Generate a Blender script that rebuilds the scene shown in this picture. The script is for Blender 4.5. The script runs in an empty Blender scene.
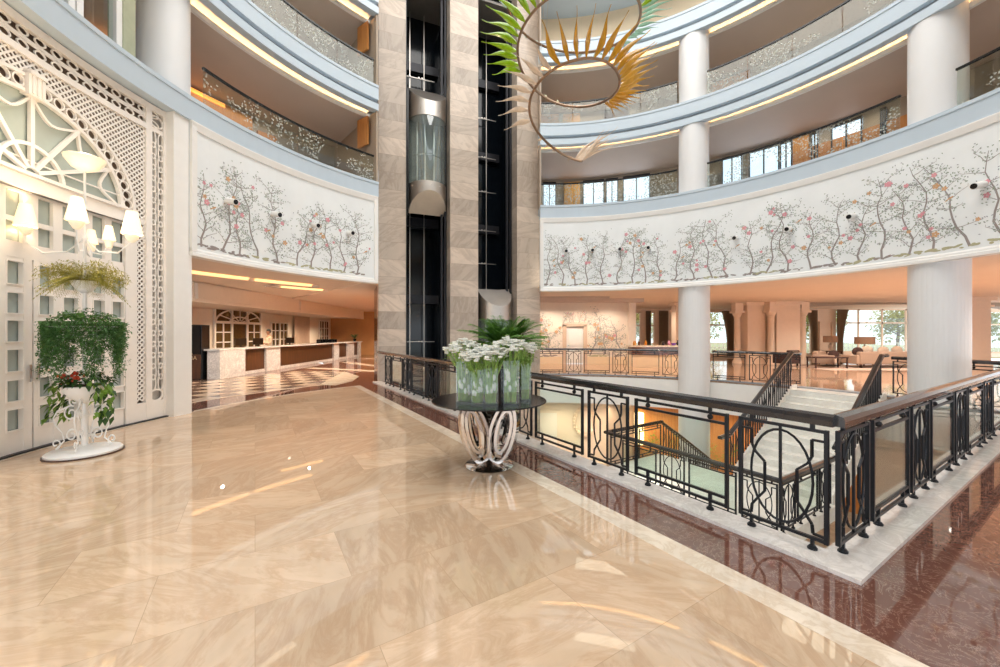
import bpy, bmesh, math, random
from mathutils import Vector, Matrix
D = bpy.data; S = bpy.context.scene; COL = S.collection
PI = math.pi; R = math.radians; sin, cos = math.sin, math.cos
rnd = random.Random(7)
CX, CY = 1.82, 6.9              # plan centre of the round atrium; +Y is the viewing direction, z = 0 the hall floor

# ------------------------------------------------------------------ helpers
def cp(r, th, z=0.0):
    t = R(th); return (CX + r*sin(t), CY + r*cos(t), z)
P0 = Vector((2.5, 2.92, 0)); DA = Vector((.848, .53, 0)); DB = Vector((-.53, .848, 0))
def ab(a, b, z=0.0):
    p = P0 + DA*a + DB*b; return (p.x, p.y, z)

class MB:
    """collects shapes into one mesh"""
    def __init__(s): s.v = []; s.f = []; s.mi = []; s.cur = 0
    def add(s, vs, fs):
        n = len(s.v); s.v += [tuple(v) for v in vs]
        for f in fs: s.f.append(tuple(i+n for i in f)); s.mi.append(s.cur)
        return s
    def box(s, c, d, rz=0.0):
        x, y, z = d[0]/2, d[1]/2, d[2]/2; ca, sa = cos(rz), sin(rz); vs = []
        for sx in (-1, 1):
            for sy in (-1, 1):
                for sz in (-1, 1):
                    px, py = sx*x, sy*y
                    vs.append((c[0]+px*ca-py*sa, c[1]+px*sa+py*ca, c[2]+sz*z))
        return s.add(vs, [(0,1,3,2),(4,6,7,5),(0,4,5,1),(2,3,7,6),(0,2,6,4),(1,5,7,3)])
    def bx(s, x0, x1, y0, y1, z0, z1):
        return s.box(((x0+x1)/2, (y0+y1)/2, (z0+z1)/2), (abs(x1-x0), abs(y1-y0), abs(z1-z0)))
    def bar(s, p, q, w, h=None, up=(0,0,1)):
        h = h or w; p, q = Vector(p), Vector(q); d = (q-p)
        if d.length < 1e-6: return s
        d.normalize(); u = Vector(up)
        if abs(d.dot(u)) > .98: u = Vector((1,0,0)) if abs(d.x) < .9 else Vector((0,1,0))
        sd = d.cross(u).normalized(); u = sd.cross(d).normalized(); vs = []
        for o in (p, q):
            for a, b in ((-1,-1),(1,-1),(1,1),(-1,1)): vs.append(o + sd*(a*w/2) + u*(b*h/2))
        return s.add(vs, [(0,1,2,3),(7,6,5,4),(0,4,5,1),(1,5,6,2),(2,6,7,3),(3,7,4,0)])
    def tube(s, pts, r, n=8, closed=False, flat=1.0, caps=True):
        pts = [Vector(p) for p in pts]; m = len(pts)
        rs = r if isinstance(r, (list, tuple)) else [r]*m
        T = []
        for i in range(m):
            a = pts[(i-1) % m] if (closed or i > 0) else pts[i]
            b = pts[(i+1) % m] if (closed or i < m-1) else pts[i]
            t = b-a; T.append(t.normalized() if t.length > 1e-9 else Vector((0,0,1)))
        u = Vector((0,0,1)) if abs(T[0].z) < .9 else Vector((1,0,0))
        u = (u - T[0]*u.dot(T[0])).normalized(); vs = []
        for i in range(m):
            u = (u - T[i]*u.dot(T[i]))
            u = u.normalized() if u.length > 1e-6 else T[i].orthogonal().normalized()
            w = T[i].cross(u)
            for k in range(n):
                a = 2*PI*k/n; vs.append(pts[i] + (u*cos(a) + w*sin(a)*flat)*rs[i])
        fs = []
        for i in range(m if closed else m-1):
            for k in range(n):
                a, b = i*n+k, i*n+(k+1) % n; j = (i+1) % m
                fs.append((a, b, j*n+(k+1) % n, j*n+k))
        if not closed and caps: fs += [tuple(range(n))[::-1], tuple((m-1)*n+k for k in range(n))]
        return s.add(vs, fs)
    def lathe(s, prof, n=32, c=(0,0,0), sy=1.0, closed=False):
        """prof: (radius, z); open profiles that start and end on the axis make solids"""
        m = len(prof); vs = []; fs = []
        for r, z in prof:
            for k in range(n):
                a = 2*PI*k/n; vs.append((c[0]+max(r, 1e-4)*cos(a), c[1]+max(r, 1e-4)*sin(a)*sy, c[2]+z))
        for i in range(m if closed else m-1):
            for k in range(n):
                k2 = (k+1) % n; j = (i+1) % m
                fs.append((i*n+k, i*n+k2, j*n+k2, j*n+k))
        if not closed: fs += [tuple(range(n))[::-1], tuple((m-1)*n+k for k in range(n))]
        return s.add(vs, fs)
    def rev(s, prof, t0, t1, step=2.0):
        """closed (r, z) profile swept about the atrium's axis from bearing t0 to t1 (degrees)"""
        n = max(2, int(abs(t1-t0)/step)+1); m = len(prof); vs = []; fs = []
        full = abs(abs(t1-t0)-360) < 1e-6
        for i in range(n+1 if not full else n):
            t = t0+(t1-t0)*i/n
            for r, z in prof: vs.append(cp(r, t, z))
        for i in range(n):
            j = (i+1) % n if full else i+1
            for k in range(m):
                k2 = (k+1) % m; fs.append((i*m+k, i*m+k2, j*m+k2, j*m+k))
        if not full: fs += [tuple(range(m)), tuple(n*m+k for k in range(m))[::-1]]
        return s.add(vs, fs)
    def arc(s, r0, r1, z0, z1, t0, t1, step=2.0):
        return s.rev([(r0,z0),(r1,z0),(r1,z1),(r0,z1)], t0, t1, step)
    def prism(s, poly, z0, z1):
        n = len(poly); vs = [(p[0],p[1],z0) for p in poly]+[(p[0],p[1],z1) for p in poly]
        fs = [tuple(range(n))[::-1], tuple(range(n, 2*n))]
        fs += [(i, (i+1) % n, n+(i+1) % n, n+i) for i in range(n)]
        return s.add(vs, fs)
    def prism_y(s, poly, y0, y1):
        n = len(poly); vs = [(p[0],y0,p[1]) for p in poly]+[(p[0],y1,p[1]) for p in poly]
        fs = [tuple(range(n)), tuple(range(n, 2*n))[::-1]]
        fs += [(i, (i+1) % n, n+(i+1) % n, n+i) for i in range(n)]
        return s.add(vs, fs)
    def ball(s, c, r, n=10, sx=1, sy=1, sz=1):
        m = max(4, n//2); prof = [(r*sin(PI*i/m), -r*cos(PI*i/m)) for i in range(m+1)]
        k = len(s.v); s.lathe(prof, n)
        for i in range(k, len(s.v)):
            x, y, z = s.v[i]; s.v[i] = (c[0]+x*sx, c[1]+y*sy, c[2]+z*sz)
        return s
    def xf(s, M, k=0):
        for i in range(k, len(s.v)): s.v[i] = tuple(M @ Vector(s.v[i]))
        return s
    def build(s, name, mat, parent=None, smooth=False, loc=None, rz=None, world=False, bevel=0.0):
        me = D.meshes.new(name); me.from_pydata(s.v, [], s.f)
        mats = mat if isinstance(mat, (list, tuple)) else [mat]
        for m in mats: me.materials.append(m)
        if len(mats) > 1: me.polygons.foreach_set('material_index', s.mi)
        bm = bmesh.new(); bm.from_mesh(me)
        bmesh.ops.recalc_face_normals(bm, faces=bm.faces)
        big = [f for f in bm.faces if len(f.verts) > 4]
        if big: bmesh.ops.triangulate(bm, faces=big)
        bm.to_mesh(me); bm.free()
        if smooth:
            me.polygons.foreach_set('use_smooth', [True]*len(me.polygons))
            try: me.set_sharp_from_angle(angle=R(40))
            except Exception: pass
        o = D.objects.new(name, me); COL.objects.link(o)
        if loc is not None: o.location = loc
        if rz is not None: o.rotation_euler = (0,0,rz)
        if parent is not None:
            o.parent = parent
            if world: o.matrix_parent_inverse = pmat(parent).inverted()
        if bevel:
            b = o.modifiers.new('Bevel', 'BEVEL'); b.width = bevel; b.segments = 2; b.limit_method = 'ANGLE'
        return o
def pmat(o):
    M = Matrix.LocRotScale(o.location, o.rotation_euler, o.scale)
    if o.parent: M = pmat(o.parent) @ o.matrix_parent_inverse @ M
    return M
def tag(o, label=None, cat=None, group=None, kind=None):
    if label: o['label'] = label
    if cat: o['category'] = cat
    if group: o['group'] = group
    if kind: o['kind'] = kind
    return o
def thing(name, label, cat, loc=(0,0,0), rz=0.0, group=None):
    o = D.objects.new(name, None); COL.objects.link(o); o.empty_display_size = .1
    o.location = loc; o.rotation_euler = (0,0,rz); return tag(o, label, cat, group)
def struct(name, mb, mat, **k):
    o = mb.build(name, mat, **k); o['kind'] = 'structure'; return o
def copy_tree(o, parent=None):
    c = o.copy(); COL.objects.link(c)
    if parent: c.parent = parent
    for ch in list(o.children): copy_tree(ch, c)
    return c

# ------------------------------------------------------------------ materials
def srgb(r, g, b):
    f = lambda c: (c/255/12.92 if c/255 <= .04045 else ((c/255+.055)/1.055)**2.4)
    return (f(r), f(g), f(b))
def nm(name):
    m = D.materials.new(name); m.use_nodes = True; nt = m.node_tree
    return m, nt, nt.nodes['Principled BSDF']
def N(nt, t, **k):
    n = nt.nodes.new(t)
    for a, b in k.items():
        if a.startswith('i_'): n.inputs[a[2:].replace('_', ' ')].default_value = b
        else: setattr(n, a, b)
    return n
def L(nt, a, b): nt.links.new(a, b)
def c4(c): return (c[0], c[1], c[2], 1)
def ramp(nt, src, stops, interp='LINEAR'):
    r = N(nt, 'ShaderNodeValToRGB'); r.color_ramp.interpolation = interp
    els = r.color_ramp.elements
    while len(els) < len(stops): els.new(.5)
    for e, (p, c) in zip(els, stops): e.position = p; e.color = c4(c) if len(c) == 3 else c
    L(nt, src, r.inputs[0]); return r.outputs[0]
def coords(nt, scale=(1,1,1), rot=(0,0,0), loc=(0,0,0)):
    t = N(nt, 'ShaderNodeTexCoord'); m = N(nt, 'ShaderNodeMapping')
    m.inputs['Scale'].default_value = scale; m.inputs['Rotation'].default_value = rot; m.inputs['Location'].default_value = loc
    L(nt, t.outputs['Object'], m.inputs[0]); return m.outputs[0]
def noise(nt, vec, scale, detail=4, rough=.55, dist=0.0):
    n = N(nt, 'ShaderNodeTexNoise'); n.inputs['Scale'].default_value = scale; n.inputs['Detail'].default_value = detail
    n.inputs['Roughness'].default_value = rough; n.inputs['Distortion'].default_value = dist
    L(nt, vec, n.inputs['Vector']); return n.outputs['Fac']
def mix(nt, fac, a, b, mode='MIX'):
    m = N(nt, 'ShaderNodeMix', data_type='RGBA', blend_type=mode)
    for sock, v in ((m.inputs[0], fac), (m.inputs[6], a), (m.inputs[7], b)):
        if isinstance(v, (int, float)): sock.default_value = v
        elif isinstance(v, tuple): sock.default_value = c4(v)
        else: L(nt, v, sock)
    return m.outputs[2]
def math_(nt, op, a, b=0.0):
    m = N(nt, 'ShaderNodeMath', operation=op)
    for sock, v in ((m.inputs[0], a), (m.inputs[1], b)):
        if isinstance(v, (int, float)): sock.default_value = v
        else: L(nt, v, sock)
    return m.outputs[0]
def plain(name, col, rough=.5, metal=0.0, var=.06, scale=6.0, spec=.5, emit=None, es=0.0, coat=0.0):
    """painted / plain surface: flat colour with a faint mottling"""
    m, nt, b = nm(name)
    f = noise(nt, coords(nt), scale)
    lo = tuple(max(0, c*(1-var)) for c in col); hi = tuple(min(1, c*(1+var)) for c in col)
    L(nt, ramp(nt, f, [(.3, lo), (.7, hi)]), b.inputs['Base Color'])
    b.inputs['Roughness'].default_value = rough; b.inputs['Metallic'].default_value = metal
    b.inputs['Specular IOR Level'].default_value = spec
    if coat: b.inputs['Coat Weight'].default_value = coat; b.inputs['Coat Roughness'].default_value = .05
    if emit: b.inputs['Emission Color'].default_value = c4(emit); b.inputs['Emission Strength'].default_value = es
    return m
def marble(name, base, vein, rough=.08, tile=None, rot=0.0, mortar=None, scale=1.0, stretch=(1,1,1), tvar=.10, vamt=(.45,.62), vert=False, gap=.004, vstr=.55, spec=.5, dist=1.0):
    """polished stone: cloudy base, wavy veins, optional slab joints"""
    m, nt, b = nm(name)
    v = coords(nt, rot=(0,0,rot))
    if vert:
        sp = N(nt, 'ShaderNodeSeparateXYZ'); L(nt, v, sp.inputs[0]); cb = N(nt, 'ShaderNodeCombineXYZ')
        L(nt, math_(nt, 'ADD', sp.outputs[0], sp.outputs[1]), cb.inputs[0]); L(nt, sp.outputs[2], cb.inputs[1]); v = cb.outputs[0]
    vv = v
    if tile:
        br = N(nt, 'ShaderNodeTexBrick'); br.offset = tile[2] if len(tile) > 2 else .5
        br.inputs['Scale'].default_value = 1; br.inputs['Brick Width'].default_value = tile[0]; br.inputs['Row Height'].default_value = tile[1]
        br.inputs['Mortar Size'].default_value = gap; br.inputs['Mortar Smooth'].default_value = .1
        br.inputs['Color1'].default_value = (0,0,0,1); br.inputs['Color2'].default_value = (1,1,1,1); br.inputs['Mortar'].default_value = (.5,.5,.5,1)
        L(nt, v, br.inputs['Vector'])
        # every slab takes its veins from another part of the block and at another angle
        vr = N(nt, 'ShaderNodeVectorRotate', rotation_type='Z_AXIS'); L(nt, v, vr.inputs['Vector'])
        L(nt, math_(nt, 'MULTIPLY', br.outputs['Color'], 2.6), vr.inputs['Angle'])
        off = N(nt, 'ShaderNodeVectorMath', operation='ADD'); L(nt, vr.outputs[0], off.inputs[0])
        sc = N(nt, 'ShaderNodeVectorMath', operation='SCALE'); L(nt, br.outputs['Color'], sc.inputs[0]); sc.inputs['Scale'].default_value = 37
        L(nt, sc.outputs[0], off.inputs[1]); vv = off.outputs[0]
    st = N(nt, 'ShaderNodeMapping'); st.inputs['Scale'].default_value = stretch; L(nt, vv, st.inputs[0])
    f = noise(nt, st.outputs[0], 1.3*scale, 6, .6, 1.1*dist)
    hi = tuple(min(1, c*1.1) for c in base); lo = tuple(c*.88 for c in base)
    col = ramp(nt, f, [(.3, lo), (.7, hi)])
    g = noise(nt, st.outputs[0], 2.6*scale, 8, .68, 2.2*dist)
    k = ramp(nt, g, [(vamt[0], (0,0,0)), ((vamt[0]+vamt[1])/2, (1,1,1)), (vamt[1], (0,0,0))])
    fac = math_(nt, 'MULTIPLY', k, vstr)
    col = mix(nt, fac, col, vein)
    if tile:
        t2 = ramp(nt, br.outputs['Color'], [(0, (1-tvar,)*3), (1, (1+tvar*.6,)*3)])
        col = mix(nt, 1.0, col, t2, 'MULTIPLY')
        col = mix(nt, br.outputs['Fac'], col, mortar or tuple(c*.7 for c in base))
    L(nt, col, b.inputs['Base Color']); b.inputs['Roughness'].default_value = rough; b.inputs['Specular IOR Level'].default_value = spec
    return m
def wood(name, a, bcol, rough=.35, scale=1.0, axis=2):
    m, nt, b = nm(name); s = [9*scale]*3; s[axis] = .7*scale
    f = noise(nt, coords(nt, scale=tuple(s)), 2.0, 6, .6, .6)
    L(nt, ramp(nt, f, [(.3, a), (.7, bcol)]), b.inputs['Base Color']); b.inputs['Roughness'].default_value = rough
    return m
def glass(name, tint=(.95,.98,.97), refl=.10, rough=.0, base=None, opac=0.0):
    """thin pane: clear with fresnel reflection"""
    m, nt, b = nm(name); nt.nodes.remove(b); out = nt.nodes['Material Output']
    t = N(nt, 'ShaderNodeBsdfTransparent'); t.inputs[0].default_value = c4(tint)
    g = N(nt, 'ShaderNodeBsdfGlossy'); g.inputs['Color'].default_value = (1,1,1,1); g.inputs['Roughness'].default_value = rough
    lw = N(nt, 'ShaderNodeLayerWeight'); lw.inputs[0].default_value = .5
    f = math_(nt, 'ADD', math_(nt, 'MULTIPLY', math_(nt, 'POWER', lw.outputs['Facing'], 5.0), .75), refl)
    sh = N(nt, 'ShaderNodeMixShader'); L(nt, f, sh.inputs[0]); L(nt, t.outputs[0], sh.inputs[1]); L(nt, g.outputs[0], sh.inputs[2])
    last = sh.outputs[0]
    if opac:
        d = N(nt, 'ShaderNodeBsdfDiffuse'); d.inputs[0].default_value = c4(base or tint)
        s2 = N(nt, 'ShaderNodeMixShader'); s2.inputs[0].default_value = opac
        L(nt, last, s2.inputs[1]); L(nt, d.outputs[0], s2.inputs[2]); last = s2.outputs[0]
    L(nt, last, out.inputs[0]); return m
def emis(name, col, s):
    m, nt, b = nm(name); b.inputs['Base Color'].default_value = c4(col)
    b.inputs['Emission Color'].default_value = c4(col)
    f = noise(nt, coords(nt), 3.0); L(nt, math_(nt, 'MULTIPLY', math_(nt, 'ADD', math_(nt, 'MULTIPLY', f, .2), .9), s), b.inputs['Emission Strength'])
    return m
def leafy(name, a, bcol, scale=14, rough=.5, tr=.25):
    m, nt, b = nm(name)
    f = noise(nt, coords(nt), scale, 2); L(nt, ramp(nt, f, [(.3, a), (.7, bcol)]), b.inputs['Base Color'])
    b.inputs['Roughness'].default_value = rough
    if tr:      # light passes through thin leaves
        t = N(nt, 'ShaderNodeBsdfTranslucent'); t.inputs[0].default_value = c4(bcol); s = N(nt, 'ShaderNodeMixShader'); s.inputs[0].default_value = tr
        L(nt, b.outputs[0], s.inputs[1]); L(nt, t.outputs[0], s.inputs[2]); L(nt, s.outputs[0], nt.nodes['Material Output'].inputs[0])
    return m

M = {}
M['floor'] = marble('beige_marble', srgb(218,190,160), srgb(186,148,114), .02, tile=(1.15,.72,.5), rot=R(-32), stretch=(1.5,.42,1), scale=1.2, tvar=.13, spec=1.0, dist=.35, mortar=srgb(186,158,128), gap=.002, vstr=.42)
M['border'] = marble('cream_marble', srgb(236,220,200), srgb(205,180,150), .08)
M['brown'] = marble('red_brown_marble', srgb(112,74,62), srgb(200,164,144), .03, scale=2.2, vamt=(.50,.535), spec=1.0)
M['curb'] = marble('white_marble_curb', srgb(240,234,228), srgb(206,198,190), .15, scale=1.2)
M['step'] = marble('white_step_marble', srgb(248,244,236), srgb(222,214,204), .25, scale=1.2, vstr=.3)
M['stone'] = marble('tower_stone', srgb(204,188,172), srgb(142,122,106), .3, tile=(2.6,.62,.37), stretch=(.8,.22,1), scale=1.0, vert=True, tvar=.26, vamt=(.46,.66), mortar=srgb(160,142,128), gap=.005, vstr=.32)
M['counter'] = marble('grey_white_marble', srgb(226,222,218), srgb(160,158,160), .15, scale=1.6)
M['wall'] = plain('warm_white_paint', srgb(240,228,214), .6, var=.02)
M['white'] = plain('white_paint', srgb(246,244,240), .45, var=.015)
M['column'] = plain('white_column_paint', srgb(238,238,238), .4, var=.012, scale=2)
M['facade'] = plain('cream_white_lacquer', srgb(250,243,235), .4, var=.02)
M['mural'] = plain('pale_wallpaper', srgb(242,245,245), .6, var=.03, scale=1.2)
M['fascia'] = plain('pale_blue_grey_paint', srgb(197,211,222), .4, var=.015, scale=1.5)
M['groove'] = plain('grey_groove_paint', srgb(140,148,156), .5)
M['ceil'] = plain('taupe_ceiling_paint', srgb(206,188,174), .7, var=.03, scale=.8)
M['ceilw'] = plain('peach_white_ceiling', srgb(240,222,204), .7, var=.02, scale=.8)
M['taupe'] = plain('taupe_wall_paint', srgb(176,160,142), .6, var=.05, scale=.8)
M['orange'] = wood('honey_wood', srgb(190,122,60), srgb(214,150,84), .4)
M['dwood'] = wood('dark_walnut', srgb(62,36,20), srgb(92,58,34), .35, axis=2)
M['iron'] = plain('black_iron', srgb(38,40,44), .38, .55, var=.1, scale=20)
M['railtop'] = plain('dark_handrail_lacquer', srgb(44,42,44), .22, .1, var=.08, coat=.6)
M['steel'] = plain('brushed_steel', srgb(206,198,190), .38, 1.0, var=.05, scale=3)
M['chrome'] = plain('chrome', srgb(216,210,206), .05, 1.0, var=.02)
M['black'] = plain('black_enamel', srgb(14,15,18), .25, var=.1)
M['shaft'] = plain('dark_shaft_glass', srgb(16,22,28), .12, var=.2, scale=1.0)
M['dgrey'] = plain('dark_grey_metal', srgb(52,52,56), .4, .5)
M['grey'] = plain('grey_plaster', srgb(128,124,120), .6)
M['pane'] = glass('clear_pane', (.93,.97,.95), .07)
M['rpane'] = glass('greenish_rail_pane', (.90,.96,.93), .02)
M['cabglass'] = glass('cab_glass', (.78,.88,.86), .16, base=(.7,.85,.85), opac=.10)
M['vase'] = glass('vase_glass', (.96,.985,.97), .045)
M['water'] = glass('vase_water', (.86,.94,.86), .06)
M['bronze'] = plain('bronze_tube', srgb(150,124,102), .3, .8, var=.1)
M['shade'] = plain('lit_lampshade', srgb(252,238,214), .6, emit=srgb(255,226,180), es=.8)
M['bowlglow'] = plain('lit_alabaster_dish', srgb(250,236,214), .4, emit=srgb(255,226,180), es=.35)
M['cove'] = emis('cove_light', srgb(255,190,124), 30.0)
M['coveo'] = emis('amber_cove_light', srgb(255,160,70), 1.6)
M['downl'] = emis('ceiling_slot_light', srgb(255,204,140), 1.5)
M['lamp'] = emis('warm_wall_lamp', srgb(255,220,160), 4.0)
M['lampbox'] = emis('white_light_box', srgb(255,250,244), 2.0)
M['g1'] = leafy('deep_green_leaves', srgb(34,62,28), srgb(64,98,44))
M['g6'] = leafy('trailing_green', srgb(54,94,50), srgb(104,150,82))
M['g2'] = leafy('fresh_green_leaves', srgb(78,120,40), srgb(138,172,66))
M['g3'] = leafy('olive_fern', srgb(140,138,48), srgb(186,176,84))
M['g4'] = leafy('stem_green', srgb(120,168,66), srgb(186,214,120))
M['g5'] = leafy('palm_green', srgb(52,104,34), srgb(116,164,64))
M['petal'] = leafy('white_petals', srgb(240,240,226), srgb(252,252,246))
M['red'] = leafy('red_petals', srgb(214,62,40), srgb(236,104,66))
M['soil'] = plain('brown_soil', srgb(74,44,32), .9)
M['sofa'] = plain('beige_upholstery', srgb(176,150,130), .9, scale=30)
M['brownf'] = plain('dark_brown_upholstery', srgb(70,46,40), .9, scale=30)
M['cush'] = plain('cream_cushion', srgb(214,190,168), .9, scale=30)
M['curt'] = plain('taupe_curtain', srgb(146,126,104), .9)
M['curt2'] = plain('pale_curtain', srgb(206,180,160), .9)
M['lsh'] = plain('brown_lampshade', srgb(150,116,92), .8, emit=srgb(200,140,100), es=.12)
M['ochre'] = plain('ochre_plaster', srgb(214,160,104), .6, var=.08, scale=1.0)
M['skin'] = plain('skin', srgb(150,104,78), .5)
M['hair'] = plain('black_hair', srgb(24,18,16), .6)
M['shirt'] = plain('pale_jacket', srgb(206,182,160), .8)
M['dark'] = plain('dark_trousers', srgb(30,28,32), .8)
M['screen'] = plain('black_screen', srgb(10,12,16), .12)
M['gold'] = plain('gold_lettering', srgb(206,186,150), .35, .8)
M['purple'] = plain('purple_glaze', srgb(120,80,190), .3)
M['rug'] = plain('pale_rug', srgb(196,168,150), .9, scale=8)
# ------------------------------------------------------------------ floors
def arcpts(r, t0, t1, step=2.0):
    n = max(2, int(abs(t1-t0)/step)+1)
    return [cp(r, t0+(t1-t0)*i/n)[:2] for i in range(n+1)]
def bearing(p): return math.degrees(math.atan2(p[0]-CX, p[1]-CY))
far, near = ab(-.95, 12.05), ab(-.95, -4.6)
tb0, tb1 = bearing(far), bearing(near)
struct('floor', MB().prism(arcpts(8.62, tb0, tb1-360)+[], -.05, 0), M['floor'])
bo = MB(); bo.arc(8.62, 8.74, -.05, .0015, tb0, tb0-150, 2)
struct('trim_1', bo, M['border'])
struct('trim_2', MB().prism([ab(-.96,-4.6)[:2], ab(-.75,-4.6)[:2], ab(-.75,12.15)[:2], ab(-.96,12.1)[:2]], -.05, .001), M['border'])
br = MB(); br.prism([ab(-.75,-4.4)[:2], ab(-.2,-4.4)[:2], ab(-.2,13.0)[:2], ab(-.75,13.0)[:2]], -.30, -.001)
struct('floor.001', br, M['brown'])
br = MB(); br.prism([ab(-.2,-6)[:2], ab(16,-6)[:2], ab(16,-.2)[:2], ab(-.2,-.2)[:2]], -.30, -.001)
struct('floor.002', br, M['brown'])
struct('floor.003', MB().arc(8.74, 34, -.3, -.003, -112, -38), M['brown'])     # reception floor
cu = MB()
cu.prism([ab(-.2,-.2)[:2], ab(.09,.09)[:2], ab(.09,12.75)[:2], ab(-.2,12.75)[:2]], -.3, .03)
cu.prism([ab(-.2,-.2)[:2], ab(10.1,-.2)[:2], ab(10.1,.09)[:2], ab(.09,.09)[:2]], -.3, .03)
struct('trim_3', cu, M['curb'])
lo = MB(); lo.arc(9.3, 32, -.06, 0, -12, 103)
M['lfloor'] = marble('tan_lounge_marble', srgb(176,138,112), srgb(214,184,158), .05, tile=(1.2,1.2,.5), rot=R(-32), scale=1.2, tvar=.12)
struct('floor.004', lo, M['lfloor'])
struct('trim_4', MB().arc(9.27, 9.7, -1.15, -.06, -20, 103), M['white'])
struct('trim_5', MB().arc(9.25, 9.55, 0, .03, -12, 100), M['groove'])
struct('floor.006', MB().prism([cp(8.9,-38.5)[:2], (-5.2,16.1), (-3.5,28.3), (-3.5,34), (-16,34), cp(16,-40)[:2]], -.3, -.004), M['brown'])
# chequered field in front of the reception desk
def checker():
    m, nt, b = nm('chequered_marble'); v = coords(nt, rot=(0,0,R(12)))
    c = N(nt, 'ShaderNodeTexChecker'); c.inputs['Scale'].default_value = 1/.62; L(nt, v, c.inputs[0])
    c.inputs[1].default_value = c4(srgb(226,204,180)); c.inputs[2].default_value = c4(srgb(74,44,32))
    f = noise(nt, v, 3, 5); L(nt, mix(nt, .25, c.outputs[0], ramp(nt, f, [(.3,(.2,.12,.08)),(.7,(.8,.7,.6))])), b.inputs['Base Color'])
    b.inputs['Roughness'].default_value = .07; return m
ck = [p for p in arcpts(9.9, -78, -52, 2)] + [(-7.0,17.6), (-9.2,17.9), (-10.2,15), (-11.3,13.3), (-11.6,10.2)]
struct('trim_6', MB().prism(ck, -.05, .0), M['chk'] if 'chk' in M else checker())
kb = MB(); kb.prism([cp(9.9,-52)[:2], cp(9.35,-50.5)[:2], cp(10.0,-45)[:2], (-5.6,15.6), (-7.0,17.6)], -.05, .001)
kb.arc(9.75, 9.9, -.05, .001, -80, -51)
struct('trim_7', kb, M['border'])
for k, (x0, y0, x1, y1) in enumerate([(-9.6,19.5,-5.2,17.6), (-9.4,23.5,-4.9,19.0), (-9.6,26.5,-6.0,26.5)]):
    struct('trim_%d' % (8+k), MB().bar((x0,y0,-.012), (x1,y1,-.012), .5, .028), M['border'])
# lower storey
M['lowfl'] = marble('pale_lower_marble', srgb(222,214,200), srgb(190,178,160), .15, tile=(.9,.9,0), scale=1.0, tvar=.06)
struct('floor.005', MB().prism(arcpts(13.5, 0, 358, 6), -4.2, -4.1), M['lowfl'])
struct('wall_lower', MB().arc(11.4, 11.6, -4.1, -1.15, -60, 120), M['wall'])
struct('ceiling_lower', MB().arc(9.7, 11.6, -1.15, -1.05, -40, 120), M['ceilw'])
struct('wall_underside', MB().prism([ab(-.15,-2)[:2], ab(.0,0)[:2], ab(.0,12.7)[:2], ab(-.15,12.7)[:2]], -1.2, -.3), M['white'])
struct('wall_underside.001', MB().prism([ab(0,-.15)[:2], ab(10,-.15)[:2], ab(10,0)[:2], ab(0,0)[:2]], -1.2, -.3), M['white'])
struct('ceiling_lower.001', MB().prism([ab(-8,-8)[:2], ab(10,-8)[:2], ab(10,-.15)[:2], ab(-.15,-.15)[:2], ab(-.15,13)[:2], ab(-8,13)[:2]], -1.2, -1.1), M['ceilw'])

# ------------------------------------------------------------------ the galleries: slabs, coves and back walls
ZT = [6.74, 9.95, 13.18, 16.4]
RG = 8.5
for k, z in enumerate(ZT[:3]):
    low = .50 if k == 0 else .83
    prof = [(RG,z-low), (RG,z-.09), (RG-.02,z-.085), (RG-.02,z), (10.9,z), (10.9,z-low+.25)]
    if k:
        prof = [(RG,z-low), (RG,z-low+.22), (RG+.10,z-low+.24), (RG+.10,z-low+.34), (RG,z-low+.36), (RG,z-.09), (RG-.02,z-.085), (RG-.02,z),
                (10.9,z), (10.9,z-low+.28), (8.74,z-low+.28), (8.74,z-low)]
    else: prof += [(8.85,z-low+.25), (8.85,z-low)]
    struct('gallery_slab', MB().rev(prof, -1.6, 316.4, 2), M['fascia'])
    if k:
        struct('trim_%d' % (20+k), MB().rev([(RG+.004+.095,z-low+.25),(RG+.12,z-low+.25),(RG+.12,z-low+.33),(RG+.099,z-low+.33)], -1.6, 316.4, 2), M['groove'])
        # dropped ceiling edge with the hidden cove strip above it
        struct('trim_%d' % (30+k), MB().arc(9.15, 9.23, z-low+.02, z-low+.14, -1.6, 316.4), M['white'])
        struct('ceiling_gallery', MB().arc(9.21, 12.6, z-low+.04, z-low+.11, -1.6, 316.4), M['ceil'])
        o = struct('trim_%d' % (40+k), MB().arc(9.27, 9.31, z-low+.112, z-low+.13, -1.6, 316.4), M['cove'])
z = ZT[2]
struct('gallery_slab', MB().rev([(RG,15.57),(RG,16.4),(11,16.4),(11,15.57)], -1.6, 316.4, 2), M['fascia'])
# back walls of the galleries
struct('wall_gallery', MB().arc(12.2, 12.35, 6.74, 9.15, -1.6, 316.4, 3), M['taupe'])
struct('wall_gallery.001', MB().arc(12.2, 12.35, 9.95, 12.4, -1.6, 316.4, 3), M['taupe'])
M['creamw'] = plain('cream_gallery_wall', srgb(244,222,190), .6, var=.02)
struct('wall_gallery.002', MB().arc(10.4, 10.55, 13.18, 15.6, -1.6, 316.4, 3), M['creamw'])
struct('floor_gallery', MB().arc(10.8, 12.3, 6.6, 6.739, -1.6, 316.4, 3), M['creamw'])
struct('floor_gallery.001', MB().arc(10.8, 12.3, 9.8, 9.949, -1.6, 316.4, 3), M['creamw'])

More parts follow.
